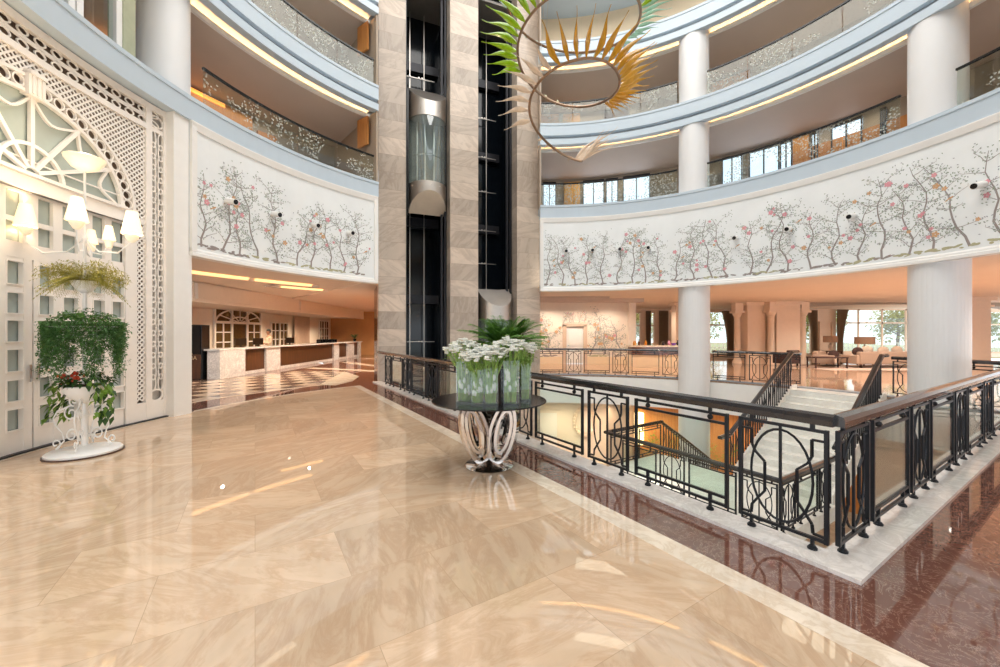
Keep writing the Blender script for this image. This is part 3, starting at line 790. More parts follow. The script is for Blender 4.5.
fpoly(an, [(.46*cos(PI*k/16), ZS+.44*sin(PI*k/16)) for k in range(17)], .05, .05, .012)
fbar(an, (-HW,ZS+.20), (HW,ZS+.20), .02, .03, .01)
an.build('fanlight_frame', M['facade'], WD, world=True)
gl = MB(); pts = ell(HW, AH, 40); vs = [FW(s,z,-.02) for s, z in pts]+[FW(s,ZS,-.02) for s, z in pts]; m = len(pts)
gl.add(vs, [(k,k+1,m+k+1,m+k) for k in range(m-1)]); gl.build('fanlight_pane', M['doorglass'] if 'doorglass' in M else None, WD, world=True) if 0 else None
M['doorglass'] = plain('grey_green_door_glass', srgb(176,186,180), .06, var=.10, scale=.9, spec=.8)
gl.build('fanlight_pane', M['doorglass'], WD, world=True)
tr_ = MB(); fbar(tr_, (-HW,3.88), (HW,3.88), .26, .10); fbar(tr_, (-HW,4.0), (HW,4.0), .05, .14); fbar(tr_, (-HW,3.77), (HW,3.77), .04, .13)
fbar(tr_, (-HW,2.85), (HW,2.85), .15, .06)
tr_.build('transom_rail', M['facade'], WD, world=True)
COLS = [(.08,.30),(.44,.68),(.92,1.13),(1.25,1.47)]
COLS = [(-1.47,-1.25),(-1.13,-.92),(-.74,-.50),(-.36,-.13)]+COLS
mu = MB(); edges = [-HW]
for a, b in COLS: edges += [a, b]
edges.append(HW)
for i in range(0, len(edges), 2):
    if edges[i+1]-edges[i] > .005: frect(mu, edges[i], edges[i+1], 2.9, 3.76, .055)
for z in (3.31,): fbar(mu, (-HW,z), (HW,z), .07, .05)
fbar(mu, (-HW,2.95), (HW,2.95), .10, .05); fbar(mu, (-HW,3.74), (HW,3.74), .06, .05)
mu.build('transom_light_frame', M['facade'], WD, world=True)
gp = MB(); fbar(gp, (-HW,2.05), (HW,2.05), 3.5, .008, -.02); gp.build('glazing', M['doorglass'], WD, world=True)
rows = [(.33,.64),(.74,1.05),(1.16,1.48),(1.58,1.89),(1.98,2.28),(2.39,2.72)]
for i, (lo_, hi_) in enumerate(((-1.47,-.82),(-.82,-.01),(.01,.82),(.82,1.47))):
    dl = MB(); cc = [c for c in COLS if lo_ <= c[0] and c[1] <= hi_+.01]
    xs = [lo_]+[x for c in cc for x in c]+[hi_]
    for j in range(0, len(xs), 2):
        if xs[j+1]-xs[j] > .004: frect(dl, xs[j], xs[j+1], .02, 2.78, .06)
    zs = [.02]+[z for r_ in rows for z in r_]+[2.78]
    for j in range(0, len(zs), 2): fbar(dl, (lo_,(zs[j]+zs[j+1])/2), (hi_,(zs[j]+zs[j+1])/2), zs[j+1]-zs[j], .052)
    for a, b in cc:      # raised bead round each opening
        for z0_, z1_ in rows: fpoly(dl, [(a,z0_),(b,z0_),(b,z1_),(a,z1_)], .018, .068, 0, True)
    o = dl.build('door_leaf' if i in (1,2) else 'side_light', M['facade'], WD, world=True)
    if i in (1,2):
        h = MB(); s_ = -.07 if i == 1 else .05; h.bar(FW(s_,1.0,.09), FW(s_,1.25,.09), .02); h.build('door_handle', M['chrome'], o, world=True)
gpp = MB(); fbar(gpp, (-2.95,.0), (2.85,.0), .05, .13); gpp.build('threshold', M['dgrey'], W, world=True)
# glazed front of the first gallery above the doorway
for k, (a, b) in enumerate(((-97.5,-93.6),(-93.4,-88.3),(-102,-97.7))):
    t = thing('gallery_window', ['tall narrow gallery window above the arched doorway','white-framed gallery window beside the round column, above the lattice wall','gallery window at the picture corner above the lattice'][k], 'window', cp(8.8,(a+b)/2,6.74))
    f_ = MB()
    for th in (a+.35, b-.35): f_.arc(8.72, 8.86, 6.74, 9.1, th-.34, th+.34, .3)
    f_.arc(8.74, 8.84, 6.74, 6.86, a, b); f_.arc(8.74, 8.84, 8.98, 9.1, a, b)
    f_.build('window_frame', M['white'], t, world=True)
    MB().arc(8.78, 8.79, 6.8, 9.0, a+.3, b-.3).build('window_pane', M['pane'], t, world=True)
struct('trim_50', MB().arc(8.70, 9.0, 6.74, 9.12, -88.3, -86.8), plain('sage_frame', srgb(176,180,152), .5))
# ------------------------------------------------------------------ foliage helpers
def leaf_quad(mb, p, d, ln, wd, droop=.3, q=rnd, up=(0,0,1)):
    """a folded, bent leaf of four faces from p along d"""
    p = Vector(p); d = Vector(d).normalized(); s = d.cross(Vector(up))
    s = s.normalized() if s.length > 1e-4 else Vector((1,0,0)); n = s.cross(d)
    m = p+d*ln*.5+n*ln*.06-Vector((0,0,droop*ln*.2)); e = p+d*ln-Vector((0,0,droop*ln))
    mb.add([p, m+s*wd/2, m-s*wd/2, e, m-n*wd*.18], [(0,1,4),(0,4,2),(4,1,3),(2,4,3)])
def rdir(q, zlo=-.3, zhi=1.0):
    a = q.uniform(0, 2*PI); z = q.uniform(zlo, zhi); h = math.sqrt(max(0, 1-min(1,z*z))); return Vector((h*cos(a), h*sin(a), z))
def frond(mb, p, d, ln, q, nleaf=16, lw=.02, ll=.16, droop=.7, r=.006):
    p = Vector(p); d = Vector(d).normalized(); pts = []
    for i in range(9):
        u = i/8; pts.append(p+d*ln*u-Vector((0,0,droop*ln*u*u)))
    mb.tube(pts, [r*(1-.7*i/8) for i in range(9)], 4)
    for i in range(nleaf):
        u = .15+.85*i/nleaf; k = min(7, int(u*8)); a = pts[k].lerp(pts[k+1], u*8-k); t = (pts[k+1]-pts[k]).normalized(); s = t.cross(Vector((0,0,1)))
        s = s.normalized() if s.length > .01 else Vector((1,0,0))
        for sg in (-1, 1): leaf_quad(mb, a, (s*sg+t*.75).normalized(), ll*(1-.55*abs(u-.45)), lw, .25)

# ------------------------------------------------------------------ three-tier plant stand with lamps
px, py = -5.90, 5.57
ps = thing('plant_stand', 'white scrolled plant stand with three bowls and lit lampshades before the arched door', 'plant stand', (px,py,0)); ps.scale = (.69,.69,1)
MB().lathe([(0,0),(.60,0),(.60,.02),(0,.02)], 48).build('base_mat', M['dwood'], ps)
MB().lathe([(0,.02),(.575,.02),(.575,.045),(.55,.06),(.2,.075),(.06,.12),(0,.12)], 48).build('base', M['white'], ps, smooth=True)
MB().lathe([(0,.1),(.055,.1),(.055,.5),(.075,.55),(.04,.62),(.034,1.3),(.034,2.2),(.028,2.4),(.024,3.0),(.05,3.05),(.022,3.12),(.02,4.0),(0,4.0)], 16).build('pole', M['white'], ps, smooth=True)
for k in range(4):
    a = k*PI/2+.5; sc = MB(); r0 = .012
    def pol(pts): return [(r*cos(a), r*sin(a), z) for r, z in pts]
    def spiral(cr, cz, r_, a0, turns, n=22): return [(cr+r_*(1-.75*i/n)*cos(a0+2*PI*turns*i/n), cz+r_*(1-.75*i/n)*sin(a0+2*PI*turns*i/n)) for i in range(n+1)]
    big = [(.44+.0,.13)]; big = spiral(.42, .17, .075, -PI/2, -1.1)[::-1] + [(.30,.20),(.33,.32),(.42,.42),(.46,.52),(.40,.62),(.26,.67)] + spiral(.20, .58, .11, PI/2, -1.3)
    sc.tube(pol(big), r0, 6)
    sc.tube(pol(spiral(.16,.75,.075,-PI/2,1.2)), r0, 6); sc.tube(pol(spiral(.19,.27,.10,PI,-1.3)), r0, 6)
    sc.build('scroll', M['white'], ps, smooth=True)
def bowl(rim, z, dep, name='bowl'):
    return MB().lathe([(0,z-dep),(.05,z-dep),(rim*.55,z-dep*.72),(rim*.88,z-dep*.3),(rim,z),(rim-.025,z+.005),(rim*.84,z-dep*.27),(rim*.5,z-dep*.62),(0,z-dep*.8)], 40).build(name, M['white'], ps, smooth=True)
bowl(.36, .96, .24); bowl(.56, 1.80, .07, 'tray'); bowl(.22, 2.44, .17)
soil = lambda r, z: MB().lathe([(0,z-.04),(r,z-.04),(r,z),(r*.5,z+.03),(0,z+.035)], 24).build('soil', M['soil'], ps)
soil(.32, .95); soil(.5, 1.81); soil(.2, 2.44)
q = random.Random(5)
# lowest bowl: broad heart leaves trailing at both sides, red flowers
mb = MB(); hv = MB()
for k in range(150):
    a = q.uniform(0, 2*PI); r = q.uniform(.05,.44); z = .98+.2*(1-r/.5)*q.uniform(.2,1.3)
    leaf_quad(mb, (r*cos(a), r*sin(a), z), Vector((cos(a),sin(a),q.uniform(-.2,.7))), q.uniform(.09,.16), q.uniform(.06,.10), .5)
for sd in (-1, 1):
    for k in range(62):
        x = sd*q.uniform(.32,.58); y = q.uniform(-.22,.16); z = q.uniform(.50,1.02)+(.06 if abs(x) < .45 else 0)
        leaf_quad(mb if q.random() < .4 else hv, (x,y,z), Vector((sd*q.uniform(-.3,1),q.uniform(-1,.2),q.uniform(-.8,.2))), q.uniform(.10,.15), q.uniform(.08,.11), .4)
mb.build('foliage', M['g1'], ps); hv.build('heart_leaves', M['g2'], ps)
fl = MB()
for cx_, cy_, n in ((.02,-.2,16),(-.26,-.12,10),(-.12,-.05,6)):
    for k in range(n): fl.ball((cx_+q.gauss(0,.05), cy_+q.gauss(0,.05), 1.10+q.gauss(0,.035)), q.uniform(.014,.026), 6)
fl.build('red_flowers', M['red'], ps)
# middle tray: dense curtain of hanging strands and a fern
mb = MB(); m2 = MB()
for k in range(240):
    a = 2*PI*k/240+q.uniform(-.05,.05); r = .545+q.uniform(-.03,.035); ln = (.22+.5*abs(sin(a*3.5+.6))**1.5)*q.uniform(.75,1.2)
    z = 1.86
    while z > 1.86-ln:
        for j in range(3): leaf_quad(mb, (r*cos(a)+q.gauss(0,.04), r*sin(a)+q.gauss(0,.04), z), rdir(q,-.6,.5), q.uniform(.035,.055), q.uniform(.022,.034), .3)
        z -= .026
for k in range(480):
    a = q.uniform(0,2*PI); r = .56*math.sqrt(q.random()); z = 1.84+.22*(1-(r/.58)**2)*q.random()
    leaf_quad(mb, (r*cos(a), r*sin(a), z), rdir(q,0,1), q.uniform(.05,.1), q.uniform(.025,.05), .4)
for k in range(38):
    a = q.uniform(0,2*PI); frond(m2, (.15*cos(a)+.1, .15*sin(a), 1.86), (cos(a),sin(a),q.uniform(.5,1.4)), q.uniform(.3,.5), q, 14, .014, .07, .55, .004)
mb.build('trailing_foliage', M['g6'], ps); m2.build('fern_fronds', M['g5'], ps)
# top bowl: feathery yellow-green asparagus fern
mb = MB()
for k in range(120):
    a = q.uniform(0,2*PI); d = Vector((cos(a),sin(a)*.9,q.uniform(-.3,.7))); frond(mb, (.12*cos(a), .12*sin(a), 2.48), d, q.uniform(.3,.66), q, 12, .010, .075, .35, .003)
for cx_, cz_, n, sx_ in ((-.62,2.56,420,.24),(-.30,2.60,520,.26),(.28,2.60,520,.28),(.58,2.48,420,.24),(0,2.52,260,.2)):
    for k in range(n): d = rdir(q,-1,1)*q.random()**.4; leaf_quad(mb, (cx_+d.x*sx_, d.y*.34, cz_+d.z*.14), rdir(q,-.5,.8), q.uniform(.05,.10), .018, .2)
mb.build('feathery_fern', M['g3'], ps)
# lamps on curved arms, alabaster dish at the top
for k, (dx, dy, z) in enumerate(((-1.22,.0,3.24),(1.02,-.05,3.12),(.16,-.30,3.26),(.30,.20,3.08),(-.28,.40,3.06))):
    arm = MB(); arm.tube([(0,0,3.05),(dx*.3,dy*.3,2.86),(dx*.7,dy*.7,2.84),(dx,dy,3.0),(dx,dy,z)], .012, 6); sm = .62 if k > 2 else 1; a_ = arm.build('lamp_arm', M['white'], ps, smooth=True)
    MB().lathe([(.175*sm,z-.02),(.17*sm,z-.02),(.085*sm,z+.30*sm),(.09*sm,z+.30*sm)], 28, (dx,dy,0), closed=True).build('lamp_shade', M['shade'], a_, smooth=True)
    MB().lathe([(0,z-.14),(.05,z-.13),(.11*sm,z-.06),(.115*sm,z-.03),(0,z-.05)], 20, (dx,dy,0)).build('drip_cup', M['bowlglow'], a_, smooth=True)
MB().lathe([(0,4.0),(.06,4.0),(.2,4.05),(.31,4.16),(.32,4.19),(.30,4.2),(.18,4.1),(0,4.06)], 36).build('light_dish', M['bowlglow'], ps, smooth=True)
def plight(loc, e, col=(1,.78,.5), r=.08):
    l = D.lights.new('lamp_light', 'POINT'); l.energy = e; l.color = col; l.shadow_soft_size = r; o = D.objects.new('lamp_light', l); COL.objects.link(o); o.location = loc
for dx, dy, z in ((-.84,.0,3.3),(.69,-.05,3.2),(.2,-.29,3.3)): plight((px+dx,py+dy,z+.1), 24)
plight((px,py,4.4), 30)

# ------------------------------------------------------------------ round table on chrome loops, vases, palm
tx, ty = -.14, 5.06
tb = thing('round_table', 'round black glass table on interlocking chrome loops beside the balustrade', 'table', (tx,ty,0))
MB().lathe([(0,.835),(.73,.835),(.735,.842),(.73,.85),(0,.85)], 64).build('table_top', M['black'], tb, smooth=False)
MB().lathe([(0,0),(.31,0),(.315,.012),(.30,.025),(.16,.045),(.05,.09),(0,.10)], 48).build('base', M['chrome'], tb, smooth=True)
def loop(a, rx, rz, zc, off, tilt, w, nmz):
    """broad flat band bent into an oval, standing radially"""
    mb = MB(); n = 40; vs = []; ca, sa = cos(a), sin(a)
    for k in range(n):
        t = 2*PI*k/n
        for rr, sd in ((0,-1),(0,1),(.042,1),(.042,-1)):
            u = off+(rx-rr)*cos(t); z = zc+(rz-rr)*sin(t); v = sd*w/2
            u2 = u+(z-zc)*tilt
            vs.append((u2*ca-v*sa, u2*sa+v*ca, z))
    for k in range(n):
        j = (k+1) % n
        for i in range(4): mb.f.append((4*k+i, 4*k+(i+1) % 4, 4*j+(i+1) % 4, 4*j+i)); mb.mi.append(0)
    mb.v += [tuple(v) for v in vs]
    mb.build(nmz, M['chrome'], tb, smooth=True)
for a in (R(205), R(-25), R(140), R(40)):
    loop(a, .185, .40, .435, .20, .22, .10, 'outer_loop')
    loop(a, .115, .29, .46, .215, .22, .07, 'inner_loop')
zt = .85
q = random.Random(9)
vases = [(-.27,-.28,.21,'leftmost'),(-.075,-.34,.0,'front'),(.06,-.40,0,'mid'),(.27,-.26,0,'r'),(.42,-.08,0,'far')]
specs = [(-.30,-.22,.20,.51,'square vase of white flowers at the tower end of the round table'),
         (-.13,-.36,.15,.42,'narrow vase of green stems just right of the first tall square vase'),
         (.03,-.40,.15,.44,'front vase of white flowers, closest to the table edge'),
         (.26,-.34,.19,.53,'tall square vase with flowers right of the front one'),
         (.46,-.12,.12,.47,'slim vase with yellow-green stems at the balustrade end of the table')]
for (vx, vy, wv, hv_, lb) in specs:
    v = thing('flower_vase', lb, 'vase', (tx+vx, ty+vy, zt), .12, 'flower vases on the round table')
    g = MB(); h = wv/2
    for sx, sy, dx, dy in ((0,-h,wv,.008),(0,h,wv,.008),(-h,0,.008,wv),(h,0,.008,wv)): g.box((sx,sy,hv_/2), (dx,dy,hv_))
    g.box((0,0,.012), (wv,wv,.024)); g.build('glass', M['vase'], v)
    stm = MB(); bl = MB(); lv = MB()
    for k in range(48):
        a = q.uniform(0,2*PI); rb = h*.8*math.sqrt(q.random()); x0, y0 = rb*cos(a), rb*sin(a)
        spread = .20 if wv > .13 else .13; rt = spread*1.15*math.sqrt(q.random()); b = a+q.uniform(-.8,.8)
        x1, y1 = rt*cos(b), rt*sin(b); z1 = hv_+.23-2.0*rt*rt+q.uniform(-.02,.03)
        stm.tube([(x0,y0,.03),((x0*.8+x1*.2),(y0*.8+y1*.2),hv_*.8),(x1,y1,z1)], .0045, 5)
        if k % 1 == 0:
            for j in range(5):
                c = (x1+q.gauss(0,.022), y1+q.gauss(0,.022), z1+q.gauss(0,.016))
                for p in range(5):
                    an = p*1.257+j; bl.ball((c[0]+.014*cos(an), c[1]+.014*sin(an), c[2]), .0135, 6, sz=.7)
        for j in range(4):
            u = q.uniform(.7,1.0); leaf_quad(lv, (x0+(x1-x0)*u*u, y0+(y1-y0)*u*u, .05+(z1-.05)*u*.93), rdir(q,-.1,.9), q.uniform(.05,.09), q.uniform(.012,.02), .3)
        if k % 5 == 0: leaf_quad(lv, (x0*.9,y0*.9,q.uniform(.08,hv_*.8)), rdir(q,.2,1), q.uniform(.07,.12), q.uniform(.02,.035), .1)
    stm.build('stems', M['g4'], v); lv.build('leaves', M['g2'] if wv < .13 else M['g4'], v); bl.build('white_flowers', M['petal'], v, smooth=True)
    lil = MB()
    for k in range(9 if wv > .13 else 0):
        a = q.uniform(-2.6,-.5); c = Vector((h*.75*cos(a), h*.75*sin(a), q.uniform(.12,hv_*.85)))
        lil.ball(c, .02, 8, sz=2.0)
    if lil.v: lil.build('lily_buds', M['petal'], v, smooth=True)
pp = thing('potted_palm', 'bushy green palm in a dark pot behind the white flowers on the round table', 'potted plant', (tx+.20, ty+.34, zt))
MB().lathe([(0,0),(.08,0),(.10,.3),(.12,.62),(.105,.62),(.09,.58),(0,.58)], 24).build('pot', M['black'], pp, smooth=True)
mb = MB(); q = random.Random(4)
for k in range(95):
    a = q.uniform(0,2*PI); el = q.uniform(.35,3.2); frond(mb, (.05*cos(a),.05*sin(a),.60), (cos(a),sin(a),el), q.uniform(.5,.82), q, 17, .02, .18, .36, .006)
mb.build('fronds', M['g5'], pp)

# ------------------------------------------------------------------ hanging glass spiral sculpture
gs = thing('glass_spiral_sculpture', 'hanging bronze spiral set with coloured blown-glass spikes beside the lift tower', 'chandelier', (1.5,8.0,5.5))
keys = [(0,5.46,.62),(1,6.28,.90),(2,6.66,.93),(3,6.68,.90),(4,6.93,1.0),(5,7.45,1.14),(6,7.75,1.25),(7,8.0,1.30),(8,8.42,1.34),(9,8.75,1.4),(10,9.2,1.45),(11,9.6,1.5)]
def spir(u):
    i = min(int(u), len(keys)-2); f_ = u-i
    def cr(k):
        p = [keys[max(0,min(len(keys)-1,i+j))][k] for j in (-1,0,1,2)]
        return .5*((2*p[1])+(-p[0]+p[2])*f_+(2*p[0]-5*p[1]+4*p[2]-p[3])*f_**2+(-p[0]+3*p[1]-3*p[2]+p[3])*f_**3)
    z, r = cr(1), cr(2); a = PI/2 + u*PI/2 - .5*max(0, 1-u)         # starts on the far side, turns over the hall's left side to the front
    return Vector((r*cos(a), r*sin(a), z-5.5)), Vector((cos(a), sin(a), 0))
MB().tube([spir(i*.05)[0] for i in range(int(10.6/.05))], .027, 8).build('spiral_tube', M['bronze'], gs, smooth=True)
def glassy(name, c, alpha):
    m, nt, b = nm(name); f = noise(nt, coords(nt), 5, 3)
    L(nt, ramp(nt, f, [(.3, tuple(x*.85 for x in c)), (.7, tuple(min(1,x*1.1) for x in c))]), b.inputs['Base Color'])
    b.inputs['Roughness'].default_value = .12; b.inputs['Alpha'].default_value = alpha; b.inputs['Coat Weight'].default_value = .5
    b.inputs['Subsurface Weight'].default_value = 0; return m
GC = {'peach': glassy('peach_glass', srgb(240,214,186), .92), 'amber': glassy('amber_glass', srgb(216,158,44), .95), 'gold': glassy('gold_glass', srgb(228,176,74), .93),
      'cream': glassy('cream_glass', srgb(226,220,170), .9), 'green': glassy('lime_glass', srgb(160,200,30), .95), 'mint': glassy('mint_glass', srgb(176,224,196), .8), 'clear': glassy('pale_green_glass', srgb(206,232,206), .75)}
def spike(u, ln, el, col, w=.05, twist=0.0, side=0.0, q=random.Random(2)):
    p, rd = spir(u); t = Vector((-rd.y, rd.x, 0)); d = (rd*cos(el)+Vector((0,0,sin(el)))+t*side).normalized()
    n = 14; pts = []; rs = []
    bend = q.uniform(-.07,.07)
    for i in range(n+1):
        s = i/n; pts.append(p+rd*.02+d*ln*s+t*(bend*ln*sin(s*PI*1.6))+Vector((0,0,.06*ln*sin(s*5)*s)))
        body = .35+.65*sin(min(1,s/.42)*PI/2) if s < .25 else max(.09, 1-(s-.25)/.62)
        rs.append(w*1.25*body*(.55 if s < .04 else 1))
    MB().tube(pts, rs, 8, flat=.62).build('%s_glass_spike' % col, GC[col], gs, smooth=True)
q = random.Random(12)
for k in range(9): spike(.01+.015*k, q.uniform(.85,1.5), q.uniform(.75,1.25), 'peach', .034, side=q.uniform(-1.4,-.2))
for k in range(5): spike(.22+.10*k, .16, q.uniform(-.2,.4), 'peach', .03)
for k in range(7): spike(.86+.125*k, .72-.03*abs(k-4), -.05+.05*k, 'peach', .058, side=-.1)
for k in range(9): spike(1.72+.105*k, .80, .66, 'amber', .066, side=(k-3.5)*.07)
for k in range(9): spike(2.66+.08*k, .84, .66-.05*k, 'gold', .058, side=.15)
for k in range(7): spike(3.10+.05*k, .72, .25-.04*k, 'amber', .04, side=.25)
for k in range(5): spike(4.1+.17*k, .26, 1.0, 'cream', .04)
for k in range(15): spike(4.75+.085*k, .78, .32+.02*k, 'green', .068, side=-.1)
for k in range(8): spike(6.02+.10*k, .55, .45, 'green', .05)
for k in range(16): spike(6.75+.07*k, .72, .45, 'mint', .035, side=.25)
for k in range(12): spike(7.9+.13*k, .3, .9, 'clear', .035)
for k in range(12): spike(8.9+.1*k, .6, .5, 'green', .05)
wr = MB()
for u in (4.4, 5.6, 6.9, 8.2): p = spir(u)[0]; wr.tube([p, (p.x*.3,p.y*.3,10.2)], .004, 4)
wr.build('hanging_wire', M['steel'], gs)

# ------------------------------------------------------------------ white wall spotlights on the wallpaper
def ray_ring(pxl, pyl, r):
    dx = (pxl-500)/392.; a = dx*dx+1; b = -2*(dx*CX+CY); c = CX*CX+CY*CY-r*r; t = (-b+math.sqrt(b*b-4*a*c))/(2*a)
    return math.degrees(math.atan2(dx*t-CX, t-CY)), 1.7+(333.3-pyl)/392.*t
words = ['beside the lattice wall', 'second from the lattice wall', 'third from the lattice wall', 'beside the lift tower, on the reception side']
sp_r = ['next to the lift tower on the long wall', 'second from the tower on the long wall', 'third from the tower on the long wall', 'fourth from the tower',
        'first past the slimmer column', 'midway between the two columns', 'last before the big column', 'past the big column']
for wl, pts in ((words, [(232,201),(277,214),(316,225),(351,232.5)]), (sp_r, [(566,250.5),(592.5,249.7),(620,248.6),(648.5,247.2),(735,237.5),(788,228.5),(851,216),(978,185)])):
    for (a, b), w_ in zip(pts, wl):
        th, z = ray_ring(a, b, 8.35)
        t = thing('wall_spotlight', 'white cylindrical spotlight on the flowered wall, %s' % w_, 'spotlight', cp(8.52,th,z), R(-th), 'spotlights on the flowered wall')
        # local -Y points to the hall's centre
        MB().tube([(0,0,.02),(0,-.06,.02)], .06, 16).build('wall_plate', M['white'], t, smooth=True)
        mb = MB(); d = Vector((0,-.97,-.22)).normalized(); c = Vector((0,-.02,.03)); mb.tube([c, c+d*.27], .072, 20); mb.build('barrel', M['white'], t, smooth=True)
        MB().tube([c+d*.262, c+d*.274], .058, 20).build('dark_lens', M['black'], t)
# ------------------------------------------------------------------ reception
struct('wall_reception', MB().bx(-13.8,-13.6, 9.5, 32, -.02, 3.5), M['wall'])
struct('wall_reception.001', MB().bx(-13.8,-3.5, 31.5, 31.7, -.02, 3.5), M['ochre'])
struct('wall_reception.002', MB().bx(-24,-9.6, 10.6, 10.75, 0, 3.5), M['wall']) if 0 else None
struct('wall_reception.003', MB().bx(-6.1,-5.9, 22.5, 31.6, -.02, 3.5), M['ochre'])
struct('wall_reception.004', MB().bar((-4.35,14.4,1.75), (-5.9,22.5,1.75), .15, 3.5), M['ochre'])
bh = MB(); bh.bx(-13.6,-10.55, 13.4, 30.2, 2.86, 3.5); bh.bx(-10.6,-10.5, 13.4, 30.2, 2.80, 3.5); bh.bx(-10.5,-10.4, 13.5, 16.5, 2.9, 3.45); bh.bx(-10.5,-10.4, 20.5, 24.5, 2.9, 3.45)
struct('ceiling_bulkhead', bh, M['wall'])
struct('ceiling_slot', MB().rev([(11.40,3.47),(11.49,3.42),(11.49,3.49),(11.40,3.49)], -69, -60).rev([(11.40,3.47),(11.49,3.42),(11.49,3.49),(11.40,3.49)], -59, -49.5).rev([(12.70,3.47),(12.79,3.43),(12.79,3.49),(12.70,3.49)], -52, -45), M['downl'])
struct('trim_60', MB().arc(11.5, 11.9, 3.40, 3.5, -75, -48).arc(12.8, 13.1, 3.42, 3.5, -54, -44), M['ceilw'])
de = thing('reception_desk', 'long marble reception desk with dark wood panels on the chequered floor', 'desk', (-10.6,14.5,0))
m = MB(); m.bx(-10.83,-10.36, 14.5, 15.95, 0, 1.06); m.bx(-10.85,-10.42, 17.5, 18.6, 0, 1.06); m.bx(-10.85,-10.42, 24.6, 25.4, 0, 1.06); m.bx(-10.85,-10.42, 26.8, 28.0, 0, 1.06); m.bx(-10.85,-10.42, 28.9, 29.4, 0, 1.06)
m.bx(-10.85,-10.5, 15.9, 29.4, 0, .14)
m.build('marble_front', M['counter'], de, world=True)
MB().bx(-11.25,-10.34, 14.45, 29.45, 1.06, 1.12).build('counter_top', M['counter'], de, world=True)
for a, b in ((15.95,17.5),(18.6,24.6),(25.4,26.8),(28.0,28.9)): MB().bx(-10.8,-10.52, a, b, .14, 1.0).bx(-10.8,-10.50, a, b, 1.0, 1.06).build('wood_panel', M['dwood'], de, world=True)
MB().bx(-11.2,-10.85, 14.6, 29.3, .0, 1.06).build('back_carcass', M['dwood'], de, world=True)
cb = thing('sign_cabinet', 'tall black display totem with gold lettering beside the reception desk', 'sign', (-11.35,14.5,0))
MB().bx(-11.75,-10.92, 14.35, 14.75, 0, 2.02).build('body', M['black'], cb, world=True, bevel=.01)
MB().bx(-11.71,-10.96, 14.33, 14.35, .95, 1.98).build('screen', M['screen'], cb, world=True)
MB().bx(-11.71,-10.96, 14.33, 14.35, .04, .93).build('wood_front', M['dwood'], cb, world=True)
def text(s, loc, size, mat, rot, parent, name='lettering', ext=.003):
    c = D.curves.new(name, 'FONT'); c.body = s; c.size = size; c.extrude = ext; c.align_x = 'CENTER'; c.align_y = 'CENTER'
    o = D.objects.new(name, c); COL.objects.link(o); dg = bpy.context.evaluated_depsgraph_get(); me = D.meshes.new_from_object(o.evaluated_get(dg)); D.objects.remove(o)
    me.materials.clear(); me.materials.append(mat); o = D.objects.new(name, me); COL.objects.link(o); o.location = loc; o.rotation_euler = rot
    if parent: o.parent = parent; o.matrix_parent_inverse = pmat(parent).inverted()
    return o
text('ALBA', (-11.32,14.325,.80), .20, M['gold'], (R(90),0,0), cb)
em = MB()
for k in range(5): em.box((-11.32+(k-2)*.035,14.325,.955+.02*(2-abs(k-2))), (.014,.006,.05+.02*(2-abs(k-2))))
em.build('emblem', M['gold'], cb, world=True)
# glazed screens and curtain on the wall behind the desk
def back_window(y0, y1, z0, z1, label, arch, n, name='window_%d', idx=1):
    x = -13.58; t = thing('glazed_screen', label, 'interior window', (x,(y0+y1)/2,z0))
    f = MB()
    f.bx(x,x+.08,y0,y1,z1-.08,z1); f.bx(x,x+.08,y0,y1,z0,z0+.08)
    for k in range(n+1): y = y0+(y1-y0)*k/n; f.bx(x,x+.08,y-.05,y+.05,z0,z1)
    zt_ = z1-(.75 if arch else 0)
    if arch: f.bx(x,x+.1,y0,y1,zt_-.06,zt_+.06)
    for k in range(n):
        ya = y0+(y1-y0)*k/n; yb = y0+(y1-y0)*(k+1)/n
        if arch and k == 1: continue
        for j in range(1, 4): z = z0+(zt_-z0)*j/4; f.bx(x,x+.06,ya,yb,z-.025,z+.025)
        ym = (ya+yb)/2; f.bx(x,x+.06,ym-.02,ym+.02,z0,zt_)
    if arch:
        yc = (y0+y1)/2; hw = (y1-y0)/2
        for rr in (hw*.97, hw*.42):
            pts = [(x+.05, yc+rr*cos(PI*k/16), zt_+.7*(rr/hw)*sin(PI*k/16)) for k in range(17)]
            for a, b in zip(pts, pts[1:]): f.bar(a, b, .06, .05, up=(1,0,0))
        for k in range(1, 6): a = PI*k/6; f.bar((x+.05,yc+.2*cos(a),zt_+.1*sin(a)), (x+.05,yc+hw*.95*cos(a),zt_+.68*sin(a)), .04, .04, up=(1,0,0))
    f.build('frame', M['facade'], t, world=True)
    MB().bx(x-.01,x+.01,y0,y1,z0,z1).build('dark_glass', M['duskglass'], t, world=True)
M['duskglass'] = marble('dusky_gold_glass', srgb(96,72,40), srgb(40,28,18), .1, scale=3)
back_window(18.6, 22.2, .3, 3.0, 'wide arched glazed screen on the wall behind the reception desk', True, 3)
back_window(23.2, 25.0, .3, 2.4, 'smaller square-paned screen just right of the man at the reception desk', False, 2)
back_window(32.0-2.6, 31.0, .3, 2.7, 'bright narrow glazed screen at the far end of the reception', False, 2)
for y0, y1, mm, lb in ((25.6,27.6,'curt2','pale folded curtain hanging behind the reception desk'),):
    cu = thing('curtain', lb, 'curtain', (-13.4,(y0+y1)/2,.1)); mb = MB(); n = 48; vs = []
    for k in range(n+1):
        y = y0+(y1-y0)*k/n; x = -13.42+.06*sin(k*1.05)
        vs += [(x,y,.05),(x,y,2.84),(x+.02,y,2.84),(x+.02,y,.05)]
    fs = []
    for k in range(n):
        for i in range(4): fs.append((4*k+i,4*k+(i+1) % 4,4*k+4+(i+1) % 4,4*k+4+i))
    fs += [(0,1,2,3),(4*n+3,4*n+2,4*n+1,4*n)]
    mb.add(vs, fs).build('cloth', M[mm], cu, world=True, smooth=True)
